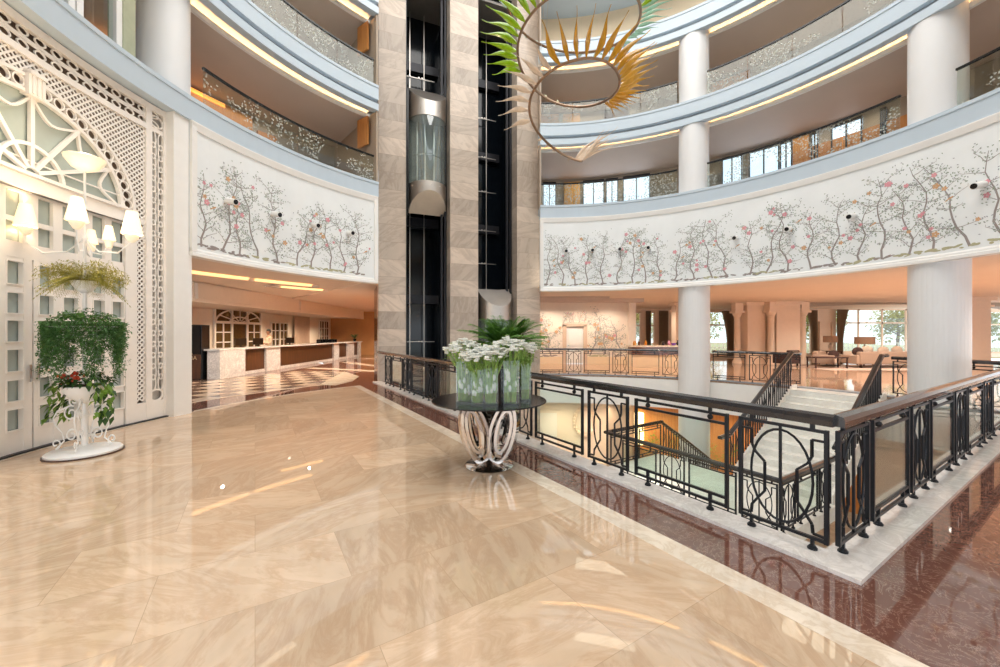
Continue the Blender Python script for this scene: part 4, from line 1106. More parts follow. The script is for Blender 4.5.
for k, (y, lb) in enumerate(((16.7,'black monitor on the near part of the reception desk'),(17.9,'black monitor just left of the receptionist'),(20.6,'black monitor right of the receptionist'))):
    t = thing('monitor', lb, 'monitor', (-11.05,y,1.12), R(-20)); MB().box((0,0,.22),(.04,.5,.30)).build('screen', M['screen'], t); MB().box((0,0,.05),(.03,.06,.1)).build('neck', M['black'], t); MB().box((0,0,.008),(.16,.2,.016)).build('base', M['black'], t)
for k in range(3):
    t = thing('desk_organiser', 'low black organiser on the reception desk, %s of three' % ('first','middle','last')[k], 'organiser', (-10.95,24.0+k*.85,1.12))
    MB().bx(-.12,.12,-.36,.36,0,.03).build('tray', M['black'], t); MB().bx(-.12,.12,-.36,-.34,.03,.2).bx(-.12,.12,.34,.36,.03,.2).bx(-.12,-.10,-.34,.34,.03,.22).bx(-.1,.1,-.02,0,.03,.16).build('dividers', M['black'], t)
t = thing('potted_plant', 'small dark plant at the far end of the reception desk', 'potted plant', (-10.75,29.0,1.12))
MB().lathe([(0,0),(.09,0),(.12,.2),(.10,.2),(0,.17)], 16).build('pot', M['black'], t, smooth=True); mb = MB(); q = random.Random(3)
for k in range(26): a = q.uniform(0,2*PI); frond(mb, (0,0,.2), (cos(a),sin(a),q.uniform(.8,2.5)), q.uniform(.4,.7), q, 8, .03, .14, .4)
mb.build('leaves', M['g1'], t)
t = thing('light_box', 'white lit panel on the wall just left of the stone tower', 'light panel', (-5.0,17.0,1.2))
mb = MB(); mb.bar((-5.1,16.4,1.72),(-5.25,17.2,1.72), .1, 1.12); mb.build('casing', M['white'], t, world=True)
mb = MB(); mb.bar((-5.17,16.35,1.72),(-5.32,17.15,1.72), .04, 1.0); mb.build('lit_face', M['lampbox'], t, world=True)

# ------------------------------------------------------------------ receptionist
def skin_mesh(name, chain, mat, parent, sub=2, root=0):
    """chain: list of (point, radius(x,y), parent index)"""
    me = D.meshes.new(name); me.from_pydata([c[0] for c in chain], [(i, c[2]) for i, c in enumerate(chain) if c[2] is not None], [])
    o = D.objects.new(name, me); COL.objects.link(o); sk = o.modifiers.new('Skin', 'SKIN')
    for i, c in enumerate(chain): r = c[1]; me.skin_vertices[0].data[i].radius = r if isinstance(r, tuple) else (r, r)
    me.skin_vertices[0].data[root].use_root = True; sk.use_smooth_shade = True
    s = o.modifiers.new('Sub', 'SUBSURF'); s.levels = sub; s.render_levels = sub
    me.materials.append(mat)
    if parent: o.parent = parent
    return o
pe = thing('person', 'man in a pale jacket with short dark hair standing behind the reception desk', 'person', (-11.62,19.75,.12), R(-35))
body = [((0,0,.92),(.15,.11),None),((0,0,1.08),(.14,.10),0),((0,-.01,1.28),(.165,.11),1),((0,-.01,1.42),(.12,.09),2),((0,-.03,1.50),.055,3),((0,-.05,1.56),.055,4),((0,-.06,1.64),(.078,.092),5),((0,-.055,1.72),(.07,.085),6),
        ((.17,0,1.40),.058,3),((.24,-.02,1.16),.044,8),((.20,-.22,1.05),.036,9),((.16,-.30,1.05),.030,10),((-.17,0,1.40),.058,3),((-.24,-.02,1.16),.044,12),((-.20,-.22,1.06),.036,13),((-.16,-.30,1.06),.030,14),
        ((.09,0,.84),.085,0),((.10,0,.48),.06,16),((.10,.01,.08),.042,17),((.10,-.13,.04),.035,18),((-.09,0,.84),.085,0),((-.10,0,.48),.06,20),((-.10,.01,.08),.042,21),((-.10,-.13,.04),.035,22)]
skin_mesh('body', body, M['skin'], pe)
for sg in (1, -1):
    for k in range(5):
        x = sg*.16+(k-1.5)*.018*sg; ln = (.055,.075,.08,.072,.058)[k]
        if k == 0: pts = [((sg*.13),-.29,1.05), (sg*.105,-.325,1.045), (sg*.095,-.35,1.03)]
        else: pts = [(x,-.315,1.055), (x,-.315-ln*.6,1.055), (x,-.315-ln,1.035)]
        skin_mesh('finger', [(pts[0],.010,None),(pts[1],.009,0),(pts[2],.007,1)], M['skin'], pe, 1)
jk = [((0,0,.86),(.175,.135),None),((0,0,1.08),(.165,.125),0),((0,-.01,1.28),(.19,.135),1),((0,-.01,1.41),(.135,.105),2),((.18,0,1.40),.076,3),((.245,-.02,1.16),.06,4),((.21,-.20,1.06),.05,5),((-.18,0,1.40),.076,3),((-.245,-.02,1.16),.06,7),((-.21,-.20,1.07),.05,8)]
skin_mesh('jacket', jk, M['shirt'], pe)
tr2 = [((0,0,.90),(.165,.12),None),((.09,0,.82),.10,0),((.10,0,.48),.078,1),((.10,.01,.10),.062,2),((-.09,0,.82),.10,0),((-.10,0,.48),.078,4),((-.10,.01,.10),.062,5)]
skin_mesh('trousers', tr2, M['dark'], pe)
hb = MB(); hb.ball((0,-.035,1.735), .098, 14, sx=.92, sy=1.05, sz=.85); hb.ball((0,.02,1.68), .085, 12, sx=1, sy=.8, sz=1.0); hb.build('hair', M['hair'], pe, smooth=True)
fc = MB(); fc.ball((0,-.158,1.655), .016, 8, sz=1.6); fc.ball((.075,-.05,1.66), .022, 8, sx=.5, sz=1.3); fc.ball((-.075,-.05,1.66), .022, 8, sx=.5, sz=1.3); fc.build('nose_and_ears', M['skin'], pe, smooth=True)
ey = MB()
for sg in (1,-1): ey.ball((sg*.03,-.142,1.675), .010, 8)
ey.box((0,-.146,1.612), (.045,.012,.008)); ey.build('eyes_and_mouth', M['hair'], pe)
struct('floor_platform', MB().bx(-13.5,-11.2, 14.6, 29.4, 0, .12), M['dwood'])

# ------------------------------------------------------------------ hall beyond the stairwell: printed wall with a door, bar, lounge
wh = struct('wall_hall', MB().bx(-2.0, 3.58, 21.9, 22.1, -.02, 3.47).bx(4.78, 7.12, 21.9, 22.1, -.02, 3.47).bx(3.58, 4.78, 21.9, 22.1, 2.22, 3.47), M['wall'])
def flat_paper(x0, x1, y, z0, z1, seed, name, parent, redder=True, dens=1.0, sc=1.0):
    """the same printed trees on a straight wall: built on a very large radius"""
    k0 = len(D.objects); r = 8.53; arc = math.degrees((x1-x0)/r); o = paper(name, None, r, 0, arc, z0, z1, seed, dens, sc, redder)
    for v in o.data.vertices:
        th = math.atan2(v.co.x-CX, v.co.y-CY); rr = math.hypot(v.co.x-CX, v.co.y-CY); v.co = (x0+th*r, y-(8.53-rr), v.co.z)
    o.parent = parent; return o
flat_paper(.2, 3.5, 21.9, .42, 2.95, 21, 'wallpaper', wh, sc=1.5, dens=1.4); flat_paper(4.86, 7.05, 21.9, .42, 2.95, 23, 'wallpaper', wh, sc=1.5, dens=1.4); flat_paper(3.5, 4.85, 21.9, 2.3, 3.0, 25, 'wallpaper', wh, sc=.5)
dd = MB(); dd.bx(-2,3.5,21.87,21.9,0,.40).bx(4.86,7.1,21.87,21.9,0,.40); dd.build('dado', M['creamw'], wh)
dr = MB(); dr.bx(3.70, 4.66, 21.93, 22.0, .02, 2.1); d_ = struct('door_1', dr, M['white'])
f = MB(); f.bx(3.5,3.7,21.84,22.0,0,2.2); f.bx(4.66,4.86,21.84,22.0,0,2.2); f.bx(3.5,4.86,21.84,22.0,2.1,2.26); f.build('door_frame', M['cush'], d_)
f = MB()
for z0, z1 in ((.2,.9),(1.05,1.95)): f.bx(3.82,4.54,21.90,21.93,z0,z1)
f.build('raised_panel', M['white'], d_); MB().bx(3.78,3.84,21.86,21.92,1.0,1.06).build('door_handle', M['chrome'], d_)
struct('trim_61', MB().bx(-1, 7.2, 19.6, 20.0, 3.28, 3.47).bx(-1, 5.2, 18.6, 18.9, 3.36, 3.47), M['ceil'])
struct('pillar_hall', MB().bx(7.12, 7.5, 21.6, 22.2, 0, 3.47), M['wall'])
# bar
bar = thing('bar_counter', 'long bar counter with pale top and dark marble front behind the slimmer column', 'bar counter', (8.4,20,0))
MB().bx(6.6, 10.4, 19.7, 20.5, 1.02, 1.1).build('counter_top', M['border'], bar, world=True)
MB().bx(6.65, 10.35, 19.8, 20.4, .62, 1.02).build('marble_front', M['brown'], bar, world=True)
MB().bx(6.65, 10.35, 19.85, 20.4, 0, .62).build('base_front', M['creamw'], bar, world=True)
q = random.Random(8)
items = [('amber_jar','amber glass jar','jar',6.85,'gold_'),('brown_bottle','brown bottle','bottle',7.12,0),('amber_decanter','amber decanter','bottle',7.4,0),('cream_bowl','cream bowl','bowl',7.9,0),('dark_jar','dark jar','jar',8.3,0),('pink_vase','pink vase','vase',8.6,0),('purple_bowl','purple glazed bowl','bowl',8.9,0),('black_vase','black vase','vase',9.05,0),('white_bowl','white bowl','bowl',9.5,0),('orange_bowl','orange bowl','bowl',9.9,0)]
colr = dict(amber_jar=srgb(206,140,60), brown_bottle=srgb(84,44,24), amber_decanter=srgb(190,120,40), cream_bowl=srgb(232,210,180), dark_jar=srgb(40,28,26), pink_vase=srgb(226,160,190), purple_bowl=srgb(130,84,200), black_vase=srgb(22,20,26), white_bowl=srgb(240,230,220), orange_bowl=srgb(226,130,60))
for nme, w_, cat, x, _ in items:
    mm = plain(nme, colr[nme], .25); kind = cat
    pr = {'bottle':[(0,0),(.055,0),(.06,.16),(.02,.22),(.018,.30),(0,.30)], 'jar':[(0,0),(.08,0),(.09,.12),(.06,.2),(.07,.22),(0,.22)], 'bowl':[(0,0),(.06,0),(.16,.09),(.15,.1),(.05,.03),(0,.03)], 'vase':[(0,0),(.05,0),(.09,.1),(.04,.2),(.06,.26),(.04,.26),(0,.22)]}[kind]
    tag(MB().lathe(pr, 20, (0,0,0)).build(nme, mm, loc=(x,20.0+q.uniform(-.1,.1),1.1), smooth=True), '%s standing on the bar counter' % w_, cat, 'ware on the bar counter')

# outer wall of the lounge with window openings
M['outw'] = plain('peach_lounge_wall', srgb(240,216,192), .6, var=.02)
WY = 28.0
wins = [(9.3,10.05,.2,3.25),(10.4,11.05,.2,3.25),(14.2,16.4,.2,3.3),(20.2,22.3,.2,3.3),(24.0,30.8,.35,3.45),(33.9,38.5,.3,3.3)]
xs = [7.0]+[v for w_ in wins for v in (w_[0], w_[1])]+[42.0]
lw = MB()
for i in range(0, len(xs), 2): lw.bx(xs[i], xs[i+1], WY, WY+.3, 0, 3.5)
for x0, x1, z0, z1 in wins: lw.bx(x0, x1, WY, WY+.3, 0, z0); lw.bx(x0, x1, WY, WY+.3, z1, 3.5)
struct('wall_lounge', lw, M['outw'])
for k, (x0, x1, z0, z1) in enumerate(wins):
    f = MB(); nn = max(1, round((x1-x0)/1.9)); y = WY+.12
    for j in range(nn+1): x = x0+(x1-x0)*j/nn; f.bx(x-.05, x+.05, y-.04, y+.04, z0, z1)
    for z in (z0+.04, z1-.04, z0+(z1-z0)*.68): f.bx(x0, x1, y-.04, y+.04, z-.05, z+.05)
    w_ = struct('window_%d' % (k+1), f, M['outw'])
    MB().bx(x0, x1, y-.005, y+.005, z0, z1).build('window_pane', M['pane'], w_)
def curtain(x0, x1, y, z0, z1, label, mat='curt', gather=0.0):
    t = thing('curtain', label, 'curtain', ((x0+x1)/2, y, z0)); mb = MB(); n = 40; m = 8; vs = []
    for j in range(m+1):
        u = j/m; ww = 1-gather*sin(min(1,(1-u)/.75)*PI/2)
        for k in range(n+1):
            s = k/n; x = x0+(x1-x0)*(s if gather >= 0 else s)*ww if True else 0
            vs.append((x, y+.06*sin(k*1.3)*(1-.3*(1-u)), z0+(z1-z0)*u))
    N_ = len(vs); vs += [(a,b+.02,c) for a,b,c in vs]; fs = []
    for j in range(m):
        for k in range(n): a = j*(n+1)+k; fs += [(a,a+1,a+n+2,a+n+1), (N_+a,N_+a+n+1,N_+a+n+2,N_+a+1)]
    mb.add(vs, fs).build('cloth', M[mat], t, world=True, smooth=True); return t
curtain(9.3, 9.66, 27.8, .1, 3.3, 'narrow dark curtain behind the bar, closest to the printed wall'); curtain(10.36, 10.72, 27.8, .1, 3.3, 'dark curtain in the middle behind the bar'); curtain(11.3, 11.95, 27.8, .1, 3.3, 'wide grey-brown curtain right of the bar windows')
curtain(16.6, 15.7, 27.7, .1, 3.3, 'taupe curtain right of the garden window beside the slimmer column', gather=.4)
curtain(22.45, 21.7, 27.7, .1, 3.35, 'taupe curtain left of the panelled lounge wall', gather=.5); curtain(23.85, 24.65, 27.7, .1, 3.4, 'taupe curtain right of the panelled lounge wall', gather=.5)
pn = MB(); pn.bx(22.75,23.7,27.9,28.0,.3,.35).bx(22.75,23.7,27.9,28.0,2.5,2.55).bx(22.75,22.8,27.9,28.0,.3,2.55).bx(23.65,23.7,27.9,28.0,.3,2.55); pn.build('panel_moulding', M['outw'], D.objects['wall_lounge'])
# piers and small columns with capitals
def pier(x0, x1, y0, y1, name='pillar_lounge'):
    m = MB(); m.bx(x0, x1, y0, y1, 0, 3.47); m.bx(x0-.08, x1+.08, y0-.08, y1+.08, 3.0, 3.08); m.bx(x0-.14, x1+.14, y0-.14, y1+.14, 3.30, 3.47); m.bx(x0-.05, x1+.05, y0-.05, y1+.05, 0, .18)
    return struct(name, m, M['outw'])
pier(13.9, 14.9, 22.0, 23.0); pier(15.25, 16.55, 21.6, 22.6); pier(22.6, 23.8, 19.0, 20.2); pier(13.15, 13.9, 24.0, 24.5) if 0 else None
pier(10.1, 10.7, 22.5, 23.1)
def lounge_col(x, y):
    m = MB(); m.lathe([(0,0),(.24,0),(.24,.12),(.19,.18),(.17,.25),(.155,2.55),(.18,2.6),(.16,2.64),(.24,2.80),(.25,2.86),(0,2.86)], 24, (x,y,0)); m.box((x,y,2.92), (.56,.56,.12)); m.box((x,y,3.2), (.44,.44,.5))
    return struct('column_lounge', m, M['outw'], smooth=True)
for x, y in ((13.55,22.4),(15.0,21.7),(16.9,21.9),(22.3,19.4)): lounge_col(x, y)
# flat arch beam over the lounge opening
n = 24; top = [(16.7+13*k/n, 3.5) for k in range(n+1)]; bot = [(16.7+13*k/n, 2.98+.42*math.sqrt(max(0,1-((k/n-.5)/.5)**2))) for k in range(n+1)]
struct('beam_lounge', MB().prism_y(bot+top[::-1], 22.3, 23.0), M['taupe'])
# furniture
so = thing('sofa', 'beige sofa seen from behind in the lounge, left of the big column', 'sofa', (19.2,19.8,0))
def rb_(mb, *a): return mb.bx(*a)
MB().bx(-1.5,1.5,-.5,.45,.18,.42).build('base', M['sofa'], so, bevel=.04); MB().bx(-1.5,1.5,-.55,-.3,.18,.80).build('backrest', M['sofa'], so, bevel=.06)
for sg in (-1,1): MB().bx(sg*1.5-.12,sg*1.5+.12,-.5,.45,.18,.62).build('armrest', M['sofa'], so, bevel=.05); MB().bx(sg*1.35-.04,sg*1.35+.04,-.45,-.37,0,.18).build('leg', M['brownf'], so)
for k in (-.9,0,.9): MB().bx(k-.43,k+.43,-.28,.42,.42,.55).build('seat_cushion', M['sofa'], so, bevel=.05)
s2 = thing('sofa', 'low sofa facing the windows beside the panelled lounge wall', 'sofa', (17.3,20.7,0), R(40))
MB().bx(-1.0,1.0,-.45,.45,.16,.40).build('base', M['cush'], s2, bevel=.05); MB().bx(-1.0,1.0,.25,.45,.4,.78).build('backrest', M['sofa'], s2, bevel=.06)
for sg in (-1,1): MB().bx(sg*1.0-.1,sg*1.0+.1,-.45,.45,.16,.6).build('armrest', M['sofa'], s2, bevel=.05)
for x, y, z, mm, lb, nme in ((17.4,20.45,.60,'brownf','dark brown cushion on the low lounge sofa','cushion'),(18.2,19.95,.78,'brownf','dark cushion on the near end of the beige sofa','cushion'),
                      (18.7,19.95,.86,'cush','round cream cushion in the middle of the beige sofa','cushion'),(19.5,19.95,.82,'cush','cream cushion beside the round one on the beige sofa','cushion'),(20.2,19.95,.84,'cush','cream cushion at the far end of the beige sofa','cushion')):
    mb = MB(); mb.ball((0,0,0), .27, 14, sx=1.05, sy=.45, sz=.85); tag(mb.build(nme, M[mm], loc=(x,y,z), smooth=True), lb, 'cushion', 'lounge cushions')
def table_lamp(x, y, z, r, hsh, label):
    t = thing('table_lamp', label, 'lamp', (x,y,z)); MB().lathe([(0,0),(.09,0),(.09,.02),(.03,.05),(.09,.2),(.1,.3),(.03,.42),(.015,.5),(0,.5)], 20).build('base', M['cush'], t, smooth=True)
    MB().lathe([(r,.48),(r,.48+hsh),(r-.01,.48+hsh),(r-.01,.48)], 28, closed=True).build('lamp_shade', M['lsh'], t, smooth=True)
def side_table(x, y, h, w, d, label, mat='brownf'):
    t = thing('side_table', label, 'table', (x,y,0)); MB().bx(-w/2,w/2,-d/2,d/2,h-.05,h).build('table_top', M[mat], t)
    for sx in (-1,1):
        for sy in (-1,1): MB().bx(sx*(w/2-.04)-.025,sx*(w/2-.04)+.025,sy*(d/2-.04)-.025,sy*(d/2-.04)+.025,0,h-.05).build('leg', M[mat], t)
side_table(18.7, 22.2, .72, .9, .6, 'dark side table carrying the smaller lamp'); table_lamp(18.7, 22.2, .72, .32, .36, 'brown drum lamp on the dark table by the panelled wall')
side_table(19.5, 20.75, .66, .9, .45, 'dark side table behind the beige sofa back'); table_lamp(19.3, 20.75, .66, .42, .38, 'larger brown drum lamp behind the beige sofa')
side_table(16.1, 19.3, .55, 1.6, .6, 'low open-framed dark coffee table in front of the stair head')
def armchair(x, y, rz, label, mat):
    t = thing('armchair', label, 'armchair', (x,y,0), rz); MB().bx(-.4,.4,-.4,.35,.15,.44).build('seat', M[mat], t, bevel=.04); MB().bx(-.4,.4,.25,.42,.15,.85).build('backrest', M[mat], t, bevel=.05)
    for sg in (-1,1): MB().bx(sg*.4-.07,sg*.4+.07,-.4,.4,.15,.62).build('armrest', M[mat], t, bevel=.03)
    for sx in (-1,1):
        for sy in (-1,1): MB().bx(sx*.33-.03,sx*.33+.03,sy*.33-.03,sy*.33+.03,0,.15).build('leg', M['black'], t)
armchair(14.9, 20.4, R(200), 'dark brown armchair beside the stair head', 'brownf'); armchair(17.9, 15.6, R(150), 'dark brown armchair right of the big column', 'brownf'); armchair(19.6,14.2, R(170), 'beige armchair at the picture edge beyond the big column','sofa')
tag(MB().bx(15.2,22,18.0,21.4,.0005,.003).build('carpet', M['rug']), 'pale rug under the lounge seating', 'rug')

# ------------------------------------------------------------------ lower storey details
def wall_at(th, z): return cp(11.38, th, z)
def lower_panel(name, label, cat, th0, th1, z0, z1, mat, d=.06):
    t = tag(MB().arc(11.4-d, 11.4, z0, z1, th0, th1, .5).build(name, mat), label, cat); return t
dlow = struct('door_2', MB().arc(11.34, 11.4, -4.08, -1.98, -.8, 4.2, .5), M['white'])
MB().arc(11.30,11.4,-4.1,-1.86,-1.6,-.8,.5).arc(11.30,11.4,-4.1,-1.86,4.2,5.0,.5).arc(11.30,11.4,-1.98,-1.86,-1.6,5.0,.5).build('door_frame', M['wall'], dlow)
lower_panel('wall_screen', 'black television on the orange lower wall seen through the balustrade', 'television', 24.5, 33, -2.05, -1.42, M['screen'], .1)
struct('wall_lower_panel', MB().arc(11.2, 11.4, -4.1, -1.15, 21.5, 60, 1), M['orange'])
struct('pillar_lower', MB().box((*cp(10.6,18)[:2], -2.6), (.9,.5,3.0), R(-18)), M['taupe'])
t = thing('wall_lamp', 'warm lit wall lamp on the lower storey beside the television', 'wall lamp', cp(11.15,22.8,-2.6)); x, y, _ = cp(11.0,22.6)
MB().lathe([(0,-3.1),(.2,-3.1),(.2,-1.75),(0,-1.75)], 20, (x,y,0)).build('glowing_shade', M['lamp'], t, world=True); MB().lathe([(0,-4.1),(.16,-4.1),(.05,-3.95),(.03,-3.1),(0,-3.1)], 16, (x,y,0)).build('stand', M['brownf'], t, world=True)
wr_ = thing('wall_relief', 'pale ring-shaped relief on the lower wall left of the pillar', 'wall ornament', cp(11.36,10.5,-2.3))
mb = MB(); q = random.Random(6)
for k in range(26):
    a = 2*PI*k/26; c = cp(11.33, 10.5+4.2*cos(a)*.55, -2.35+.62*sin(a)); mb.ball(c, q.uniform(.06,.12), 8)
mb.build('ring', M['ceilw'], wr_, world=True, smooth=True)
q = random.Random(31)
for k in range(5):
    th = 26+k*5.4; t = thing('shrub', 'yellow-green shrub in the lower planter, %s of the row' % ('first','second','third','fourth','fifth')[k], 'shrub', cp(10.3,th,-4.1), 0, 'shrubs in the lower planter')
    mb = MB(); m2 = MB()
    for j in range(150):
        d = rdir(q,-.2,1); c = Vector((0,0,1.0))+Vector((d.x*.42,d.y*.42,d.z*.75))*q.uniform(.4,1); leaf_quad(mb if j % 3 else m2, c, d, q.uniform(.1,.2), .07, .3)
    mb.build('leaves', M['g3'], t); m2.build('green_leaves', M['g2'], t); MB().lathe([(0,0),(.2,0),(.25,.5),(.2,.5),(0,.45)], 16).build('pot', M['brownf'], t)
for k, (a, b) in enumerate(((1.2,10.6),(2.6,3.4))):
    t = thing('potted_palm', ['dark potted palm on the lower floor below the balustrade, near the tower','leafy pot plant on the lower floor under the front corner'][k], 'potted plant', ab(b if k else 1.6, a if k else 9.5, -4.1))
    MB().lathe([(0,0),(.22,0),(.3,.5),(.25,.5),(0,.45)], 20).build('pot', M['black'], t); mb = MB()
    for j in range(26): a_ = q.uniform(0,2*PI); frond(mb, (0,0,.45), (cos(a_),sin(a_),q.uniform(.6,2)), q.uniform(.7,1.1), q, 12, .035, .22, .5)
    mb.build('fronds', M['g5'], t)

# ------------------------------------------------------------------ panes standing in for reflected windows, and doors on the galleries' back wall
def reflected_win(k, th0, th1, z0, z1, label, mat='reflp', fr_='white', mull=True):  # glowing pane painted as a window reflected in the rail glass
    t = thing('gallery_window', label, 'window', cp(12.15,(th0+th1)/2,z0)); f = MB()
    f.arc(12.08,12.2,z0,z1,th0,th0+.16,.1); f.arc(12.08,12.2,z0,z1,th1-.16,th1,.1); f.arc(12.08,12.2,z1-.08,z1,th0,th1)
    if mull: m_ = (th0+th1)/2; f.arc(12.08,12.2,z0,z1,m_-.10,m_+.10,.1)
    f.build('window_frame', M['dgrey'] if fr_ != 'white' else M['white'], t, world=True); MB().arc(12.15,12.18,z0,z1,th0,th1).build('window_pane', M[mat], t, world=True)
M['doorglow'] = plain('honey_door', srgb(236,176,96), .4)
M['reflp'] = emis('reflected_window_pane', srgb(206,224,246), 1.6)
nm_ = ['next to the tower','second past the tower','third past the tower','beside the slimmer column','first right of the slimmer column','second right of the slimmer column','third right of the slimmer column','narrow, left of the big column','wide, left of the big column','slim, touching the big column']
def rb2(p, y): return ray_ring(p, y, 12.1)[0]
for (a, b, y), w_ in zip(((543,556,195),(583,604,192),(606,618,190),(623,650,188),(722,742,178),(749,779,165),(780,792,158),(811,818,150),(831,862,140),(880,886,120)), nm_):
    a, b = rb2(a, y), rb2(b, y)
    reflected_win(0, a, b, 6.78, 9.03, 'glowing pane standing in for reflected window, first gallery, %s' % w_, fr_='dark')
struct('door_3', MB().arc(12.1,12.2,6.74,9.0,rb2(564,190),rb2(580,190),.5), M['doorglow']); struct('door_4', MB().arc(12.1,12.2,9.95,12.3,rb2(563,120),rb2(580,118),.5), M['doorglow']); struct('door_6', MB().arc(12.1,12.2,9.95,12.3,rb2(604,112),rb2(628,110),.5), M['brownf']); struct('door_5', MB().arc(12.1,12.2,6.74,8.7,-57,-54,.5), M['orange'])
struct('trim_62', MB().arc(12.02,12.2,8.92,9.04,-78,-62,1), M['coveo'])
struct('wall_gallery_panel', MB().arc(12.05,12.2,6.74,9.05,-74,-58,1).arc(12.12,12.2,6.74,8.55,50,69,1).arc(12.05,12.2,9.95,12.3,rb2(711,80),rb2(750,70),1).arc(12.05,12.2,9.95,12.3,rb2(541,115),rb2(559,115),1).arc(12.05,12.2,6.74,9.03,rb2(793,155),rb2(809,152),1).arc(12.05,12.2,6.74,9.0,79,100,1), M['orange'])

# ------------------------------------------------------------------ garden outside
struct('ground_garden', MB().bx(0, 60, 28.4, 70, -.1, -.02), plain('garden_ground', srgb(150,150,110), .9, var=.2))
q = random.Random(17)
M['gl1'] = leafy('garden_leaves', srgb(120,134,50), srgb(190,184,96), tr=.4); M['bark'] = plain('bark', srgb(130,104,80), .9)
spots = [(10,36),(13,38),(17.5,37),(21,41),(26,38),(29.5,36.5),(33,40),(37.5,37),(42,39),(48,42),(16,44),(31,46),(44,36)]
where = ['behind the bar windows','behind the second bar window','outside the window by the slimmer column','left of the wide lounge window','behind the wide lounge window, left part','in the middle of the wide lounge window','right part of the wide lounge window','behind the last window','far behind the last window','at the far right of the garden','farther back, past the slimmer column','farther back, behind the wide window','close to the last window']
for (x, y), w_ in zip(spots, where):
    t = thing('garden_tree', 'sunlit garden tree %s' % w_, 'tree', (x,y,-.05), 0, 'garden trees outside the lounge')
    h = q.uniform(4.5,6.5); MB().tube([(0,0,0),(.1,0,h*.4),(-.05,.1,h*.8)], [.14,.11,.04], 8).build('trunk', M['bark'], t)
    br_ = MB()
    for j in range(6): a = q.uniform(0,2*PI); z = h*q.uniform(.3,.7); br_.tube([(0,0,z),(cos(a)*.8,sin(a)*.8,z+.6),(cos(a)*1.5,sin(a)*1.5,z+.8)], [.05,.035,.015], 6)
    br_.build('branches', M['bark'], t)
    mb = MB()
    for j in range(1300): d = rdir(q,-.75,1); c = Vector((0,0,h*.55))+Vector((d.x*2.1,d.y*2.1,d.z*h*.5))*q.uniform(.3,1); leaf_quad(mb, c, rdir(q,-.6,.6), q.uniform(.28,.5), .2, .3)
    mb.build('crown', M['gl1'], t)
fe = thing('garden_fence', 'pale low garden fence outside the wide lounge window', 'fence', (28,32,0))
f = MB()
for z in (.5,.9): f.bx(8,45,31.98,32.02,z,z+.06)
f.build('rails', M['white'], fe, world=True)
f = MB()
for k in range(110): f.bx(8+k*.34,8.05+k*.34,31.98,32.02,0,.95)
f.build('balusters', M['white'], fe, world=True)
# ------------------------------------------------------------------ light, sky, camera
def area(name, loc, size, power, col, rot=(0,0,0), sy=None, spread=None):
    l = D.lights.new(name, 'AREA'); l.energy = power; l.color = col; l.size = size
    if sy: l.shape = 'RECTANGLE'; l.size_y = sy
    o = D.objects.new(name, l); COL.objects.link(o); o.location = loc; o.rotation_euler = rot
    if spread: l.spread = spread
    return o
o = area('atrium_fill', (CX,CY,17.6), 14, 2000, (1,.98,.95)); o.data.shape = 'DISK'  # added fill disc above the atrium, out of view
struct('sky_block_disc', MB().lathe([(0,18.0),(13.5,18.0),(13.5,18.1),(0,18.1)], 48, (CX,CY,0)), M['white'])  # unseen disc added to keep sun and sky out from above
struct('wall_drum', MB().arc(13.0, 13.2, 9.0, 18.0, 0, 360, 4), M['white'])
sl = D.lights.new('sun', 'SUN'); sl.energy = 3; sl.color = (1,.9,.74); sl.angle = R(1.5); so_ = D.objects.new('sun', sl); COL.objects.link(so_)
so_.rotation_euler = Vector((-.42,-.78,-.42)).to_track_quat('-Z','Y').to_euler()
w = D.worlds.new('sky'); S.world = w; w.use_nodes = True; bg = w.node_tree.nodes['Background']
bg.inputs[0].default_value = (.86,.93,1,1); bg.inputs[1].default_value = 1.7
def spots(name, pts, w, col, z=3.38, ang=150):
    for (x, y) in pts:
        l = D.lights.new(name, 'SPOT'); l.energy = w; l.color = col; l.spot_size = R(ang); l.spot_blend = .9; l.shadow_soft_size = .05
        o = D.objects.new(name, l); COL.objects.link(o); o.location = (x,y,z)
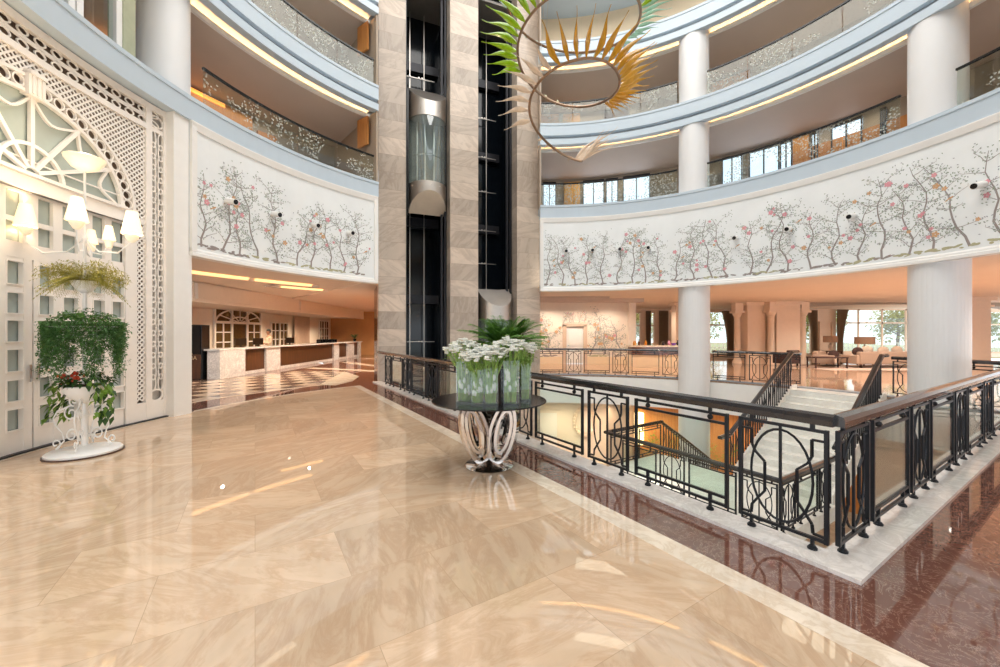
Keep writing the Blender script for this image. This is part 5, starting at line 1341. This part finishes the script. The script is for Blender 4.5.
spots('reception_fill', [(-9.2,13.0),(-8.6,16),(-8.6,19),(-8.6,22),(-8.6,25),(-8.4,28),(-7.2,14.8),(-7,18.5)], 420, (1,.84,.66))  # added spots that brighten the reception, no fittings modelled
spots('desk_fill', [(-11.9,16),(-11.9,19),(-11.9,22),(-11.9,25),(-11.9,28)], 330, (1,.80,.56), z=2.80)  # added to lighten the wall and counter behind the desk
spots('hall_downlight', [(1.2,20.9),(2.8,20.9),(4.4,20.9),(6.0,20.9),(2.4,18.2),(5.0,17.6)], 150, (1,.86,.70))
spots('bar_fill', [(7.6,18.8),(9.4,18.6),(9.0,22.5)], 190, (1,.84,.66))  # invented fill spots over the bar
spots('lounge_fill', [(11.5,14.5),(14,13),(14,17),(17,14),(17,18.5),(20,17),(20,22.5),(24,20),(15.5,10),(18,9),(13,8),(21,12),(26,25)], 430, (1,.91,.80))  # invented fill spots over the lounge and stair head
spots('lower_fill', [(2.6,17.0),(4.2,16.6),(6.2,15.8),(8.4,14.4)], 190, (1,.76,.52), z=-1.2)  # invented fill spots under the lower ceiling
spots('lower_fill', [(3,7),(3.4,9.5)], 120, (1,.86,.7), z=-1.3)  # more added fill, hanging free in the stairwell
for z in (9.0, 12.2):
    for th in (-60, 15, 55, 90):
        x, y, _ = cp(11.4, th); area('gallery_fill', (x,y,z), 2.6, 22, (1,.86,.72), rot=(0,0,R(-th)), sy=1.0)  # added fill that lifts the gallery back walls and ceilings
cam = D.cameras.new('camera'); co = D.objects.new('camera', cam); COL.objects.link(co)
co.location = (0,0,1.7); co.rotation_euler = (R(90),0,0)
cam.sensor_width = 36; cam.lens = 392/1000*36; cam.clip_start = .05; cam.clip_end = 300
S.camera = co
vs = S.view_settings; vs.view_transform = 'Standard'; vs.look = 'None'; vs.gamma = 1; vs.use_curve_mapping = False; vs.exposure = 0.10
S.cycles.use_denoising = True
S.cycles.max_bounces = 8; S.cycles.transparent_max_bounces = 16; S.cycles.caustics_reflective = False; S.cycles.caustics_refractive = False
S.cycles.sample_clamp_indirect = 6
